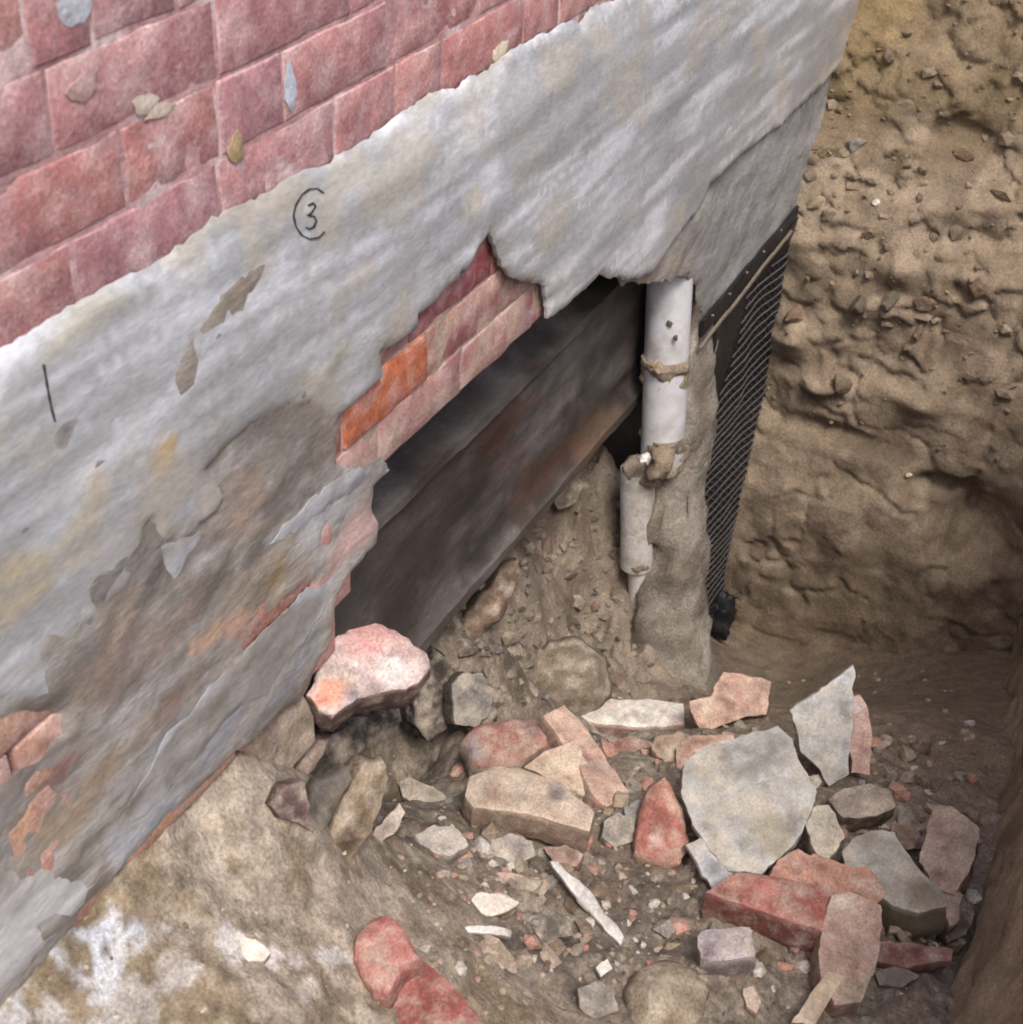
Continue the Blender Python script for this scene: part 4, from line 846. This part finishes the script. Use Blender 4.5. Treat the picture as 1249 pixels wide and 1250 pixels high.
# --- light splinters and white shards on the floor
for i, (nm, lb, ct, ol, lift, mt, cc) in enumerate((
        ('timber_splinter', 'long pale splinter lying across the dark floor patch', 'wood', [(672, 1050), (682, 1050), (720, 1085), (762, 1142), (758, 1152), (736, 1128), (704, 1092)], .03, 'wood', (190, 186, 184)),
        ('plaster_shard', 'broad white plaster shard on the pit floor', 'plaster', [(570, 1104), (582, 1090), (612, 1088), (634, 1100), (618, 1112), (596, 1118), (576, 1114)], .03, 'slate', (212, 206, 192)),
        ('plaster_shard', 'narrow white plaster strip below the broad white shard', 'plaster', [(568, 1130), (600, 1128), (624, 1134), (622, 1142), (590, 1138), (570, 1136)], .03, 'slate', (206, 204, 200)),
        ('brick_fragment', 'flat pink brick flake behind the white plaster shard', 'brick', [(594, 1066), (625, 1064), (660, 1070), (655, 1076), (620, 1074), (600, 1072)], .02, 'rubble', (190, 150, 136)),
        ('plaster_shard', 'little white plaster chip left of the bottom tan clod', 'plaster', [(728, 1180), (742, 1170), (748, 1182), (734, 1192)], .02, 'slate', (206, 204, 200)),
        ('stone', 'pinkish pebble below the lilac brick cube', 'stone', [(908, 1206), (920, 1202), (930, 1222), (924, 1236), (912, 1228)], .02, 'rubble', (206, 172, 146)),
        ('stone', 'cream lime lump half buried in the near mound', 'lime lump', [(266, 1172), (272, 1152), (292, 1142), (312, 1146), (330, 1162), (322, 1172), (296, 1174)], .010, 'slate', (222, 214, 200)),
        ('brick_fragment', 'small orange brick chip right of the whole red brick', 'brick', [(1046, 1062), (1070, 1060), (1086, 1078), (1080, 1098), (1056, 1090)], .085, 'rubble', (190, 124, 92)),
        ('stone', 'grey pebble against the sloping brick in the heap', 'stone', [(762, 985), (780, 975), (792, 990), (784, 1010), (766, 1004)], .04, 'rubble', (150, 146, 142)),
        ('stone', 'dark rounded stone at the foot of the right bank', 'stone', [(1150, 1100), (1176, 1090), (1190, 1110), (1180, 1140), (1158, 1150), (1146, 1128)], .035, 'rubble', (112, 98, 82)),
        ('stone', 'grey broken tile edge in the mud under the timber', 'stone', [(1068, 1186), (1100, 1178), (1124, 1190), (1104, 1204), (1074, 1202)], .02, 'slate', (128, 118, 108)))):
    a = np.mean(ol, 0)
    piece(nm, lb, ct, ol, a, lift, (-.15, -.15, 1), .012 if i < 5 else .022, mt, cc, [x*.75 for x in cc], None, 270+i, rough=.003, res=.008, bevel=.003)

# --- stones and clods standing out of the end bank
BS = [(1015, 185, .030, (150, 126, 88), 'yellowish stone beside the render edge high on the end bank'), (1046, 178, .034, (142, 134, 124), 'flat grey stone lying high on the end bank'),
      (1000, 245, .032, (170, 148, 118), 'pale clod at the render edge on the end bank'), (1068, 247, .014, (226, 206, 186), 'tiny white pebble on the end bank'),
      (1062, 285, .030, (126, 106, 82), 'brown lump under the tiny white pebble'), (1048, 372, .044, (112, 100, 84), 'round grey brown lump in the middle of the end bank'),
      (1086, 368, .040, (108, 98, 82), 'grey block right of the round lump on the end bank'), (1122, 405, .030, (128, 108, 84), 'small lump below the grey block on the end bank'),
      (1128, 370, .036, (132, 108, 84), 'brown flake right of the grey block on the end bank'), (972, 388, .052, (138, 112, 86), 'brown clay plate beside the netting top'),
      (1030, 468, .050, (128, 110, 86), 'broad clay plate hanging in the middle of the end bank'), (1176, 190, .028, (108, 86, 62), 'dark clod at the upper right of the end bank'),
      (1012, 262, .026, (150, 130, 104), 'pale flake under the clod at the render edge'), (1110, 580, .010, (220, 200, 160), 'tiny pale chip above the hollow in the end bank'),
      (1085, 68, .030, (126, 108, 84), 'small clod near the top of the end bank'), (1192, 350, .034, (120, 98, 74), 'reddish clod at the right of the end bank')]
for i, (px, py, r, cc, lb) in enumerate(BS):
    q = on_x(px, py, 3.2)
    for _ in range(6): q = on_x(px, py, float(bank_x(np.array([q[1]]), np.array([q[2]]))[0])-.004)
    v, f = lump(q, r*.8, 400+i, 3, (.55, 1.15, .75), .35)
    o = mesh_obj('stone', v, f, MAT['soil'], None, np.tile(lin(cc), (len(v), 1))*(1+fbm(v, 30, 3, i)*.25)[:, None]); recenter(o, q); tag(o, lb, 'stone')
    o.data.set_sharp_from_angle(angle=math.radians(40))

# --- crumbs of soil, mortar and brick nobody could count
rs = np.random.RandomState(5)
def scatter(name, n, gen, mat):
    V = []; F = []; C_ = []; b = 0
    for i in range(n):
        c, r, cc = gen(i)
        v, f = lump(c, r, 600+i % 60, 1, (1, rs.uniform(.6, 1), rs.uniform(.4, .8)), .3)
        V.append(v); F += [tuple(t+b for t in g) for g in f]; b += len(v); C_.append(np.tile(lin(cc), (len(v), 1)))
    return tag(mesh_obj(name, np.concatenate(V), F, mat, None, np.concatenate(C_), False), kind='stuff')
PAL = [(150, 136, 116), (120, 100, 78), (176, 150, 130), (186, 130, 110), (140, 132, 124), (112, 92, 72), (200, 190, 180), (160, 140, 112)]
def g1(i):
    while True:
        px = rs.uniform(480, 1180); py = rs.uniform(820, 1248)
        if rs.rand() < .35: px, py = rs.uniform(520, 860), rs.uniform(980, 1200)
        q = floor_hit(px, py)
        if q[1] < .25: break
    r = .003+.010*rs.rand()**3; q[2] += r*.2; return q, r, PAL[rs.randint(len(PAL))]
scatter('rubble_crumbs', 1500, g1, MAT['rubble'])
def g5(i):
    q = floor_hit(rs.uniform(560, 1190), rs.uniform(880, 1190)); r = .008+.020*rs.rand()**1.7; q[2] += r*.3; return q, r, PAL[rs.randint(len(PAL))]
scatter('rubble_lumps', 430, g5, MAT['rubble'])
def g2(i):
    q = floor_hit(rs.uniform(20, 480), rs.uniform(930, 1248)); r = .0015+.006*rs.rand()**3; return q, r, [(170, 150, 120), (130, 108, 78), (190, 172, 150), (150, 130, 98)][rs.randint(4)]
scatter('soil_crumbs', 500, g2, MAT['rubble'])
def g3(i):
    px = rs.uniform(930, 1249); py = rs.uniform(0, 560)
    y0 = rs.uniform(-.75, .02); z0 = -1.95+rs.rand()*1.2
    r = .003+.012*rs.rand()**4
    return np.array([float(bank_x(np.array([y0]), np.array([z0]))[0])-r*.2, y0, z0]), r, [(140, 120, 96), (126, 106, 84), (148, 128, 100), (134, 116, 92)][rs.randint(4)]
scatter('bank_crumbs', 380, g3, MAT['soil'])
def g4(i):
    q = floor_hit(rs.uniform(540, 850), rs.uniform(560, 860)); r = .004+.016*rs.rand()**2; return q, r, [(132, 118, 100), (104, 92, 80), (150, 136, 116), (120, 112, 106)][rs.randint(4)]
scatter('hollow_crumbs', 420, g4, MAT['soil'])
def g6(i):
    q = floor_hit(rs.uniform(540, 760), rs.uniform(560, 860)); r = .012+.028*rs.rand()**2; q[2] += r*.1; return q, r, [(132, 118, 100), (110, 98, 86), (140, 124, 106), (116, 100, 88), (130, 106, 90)][rs.randint(5)]
scatter('hollow_stones', 80, g6, MAT['rubble'])
def g7(i):
    while True:
        y0 = rs.uniform(-.72, .02); z0 = -1.78+rs.rand()*.95
        if fbm(np.array([[y0*6, z0*6, 3.]]), 1, 2, 9)[0] > -.15: break
    r = .008+.030*rs.rand()**2.2
    return np.array([float(bank_x(np.array([y0]), np.array([z0]))[0])+r*.25, y0, z0]), r, [(140, 120, 96), (126, 107, 84), (146, 127, 100), (132, 114, 90), (118, 102, 82)][rs.randint(5)]
scatter('bank_clods', 110, g7, MAT['bank'])
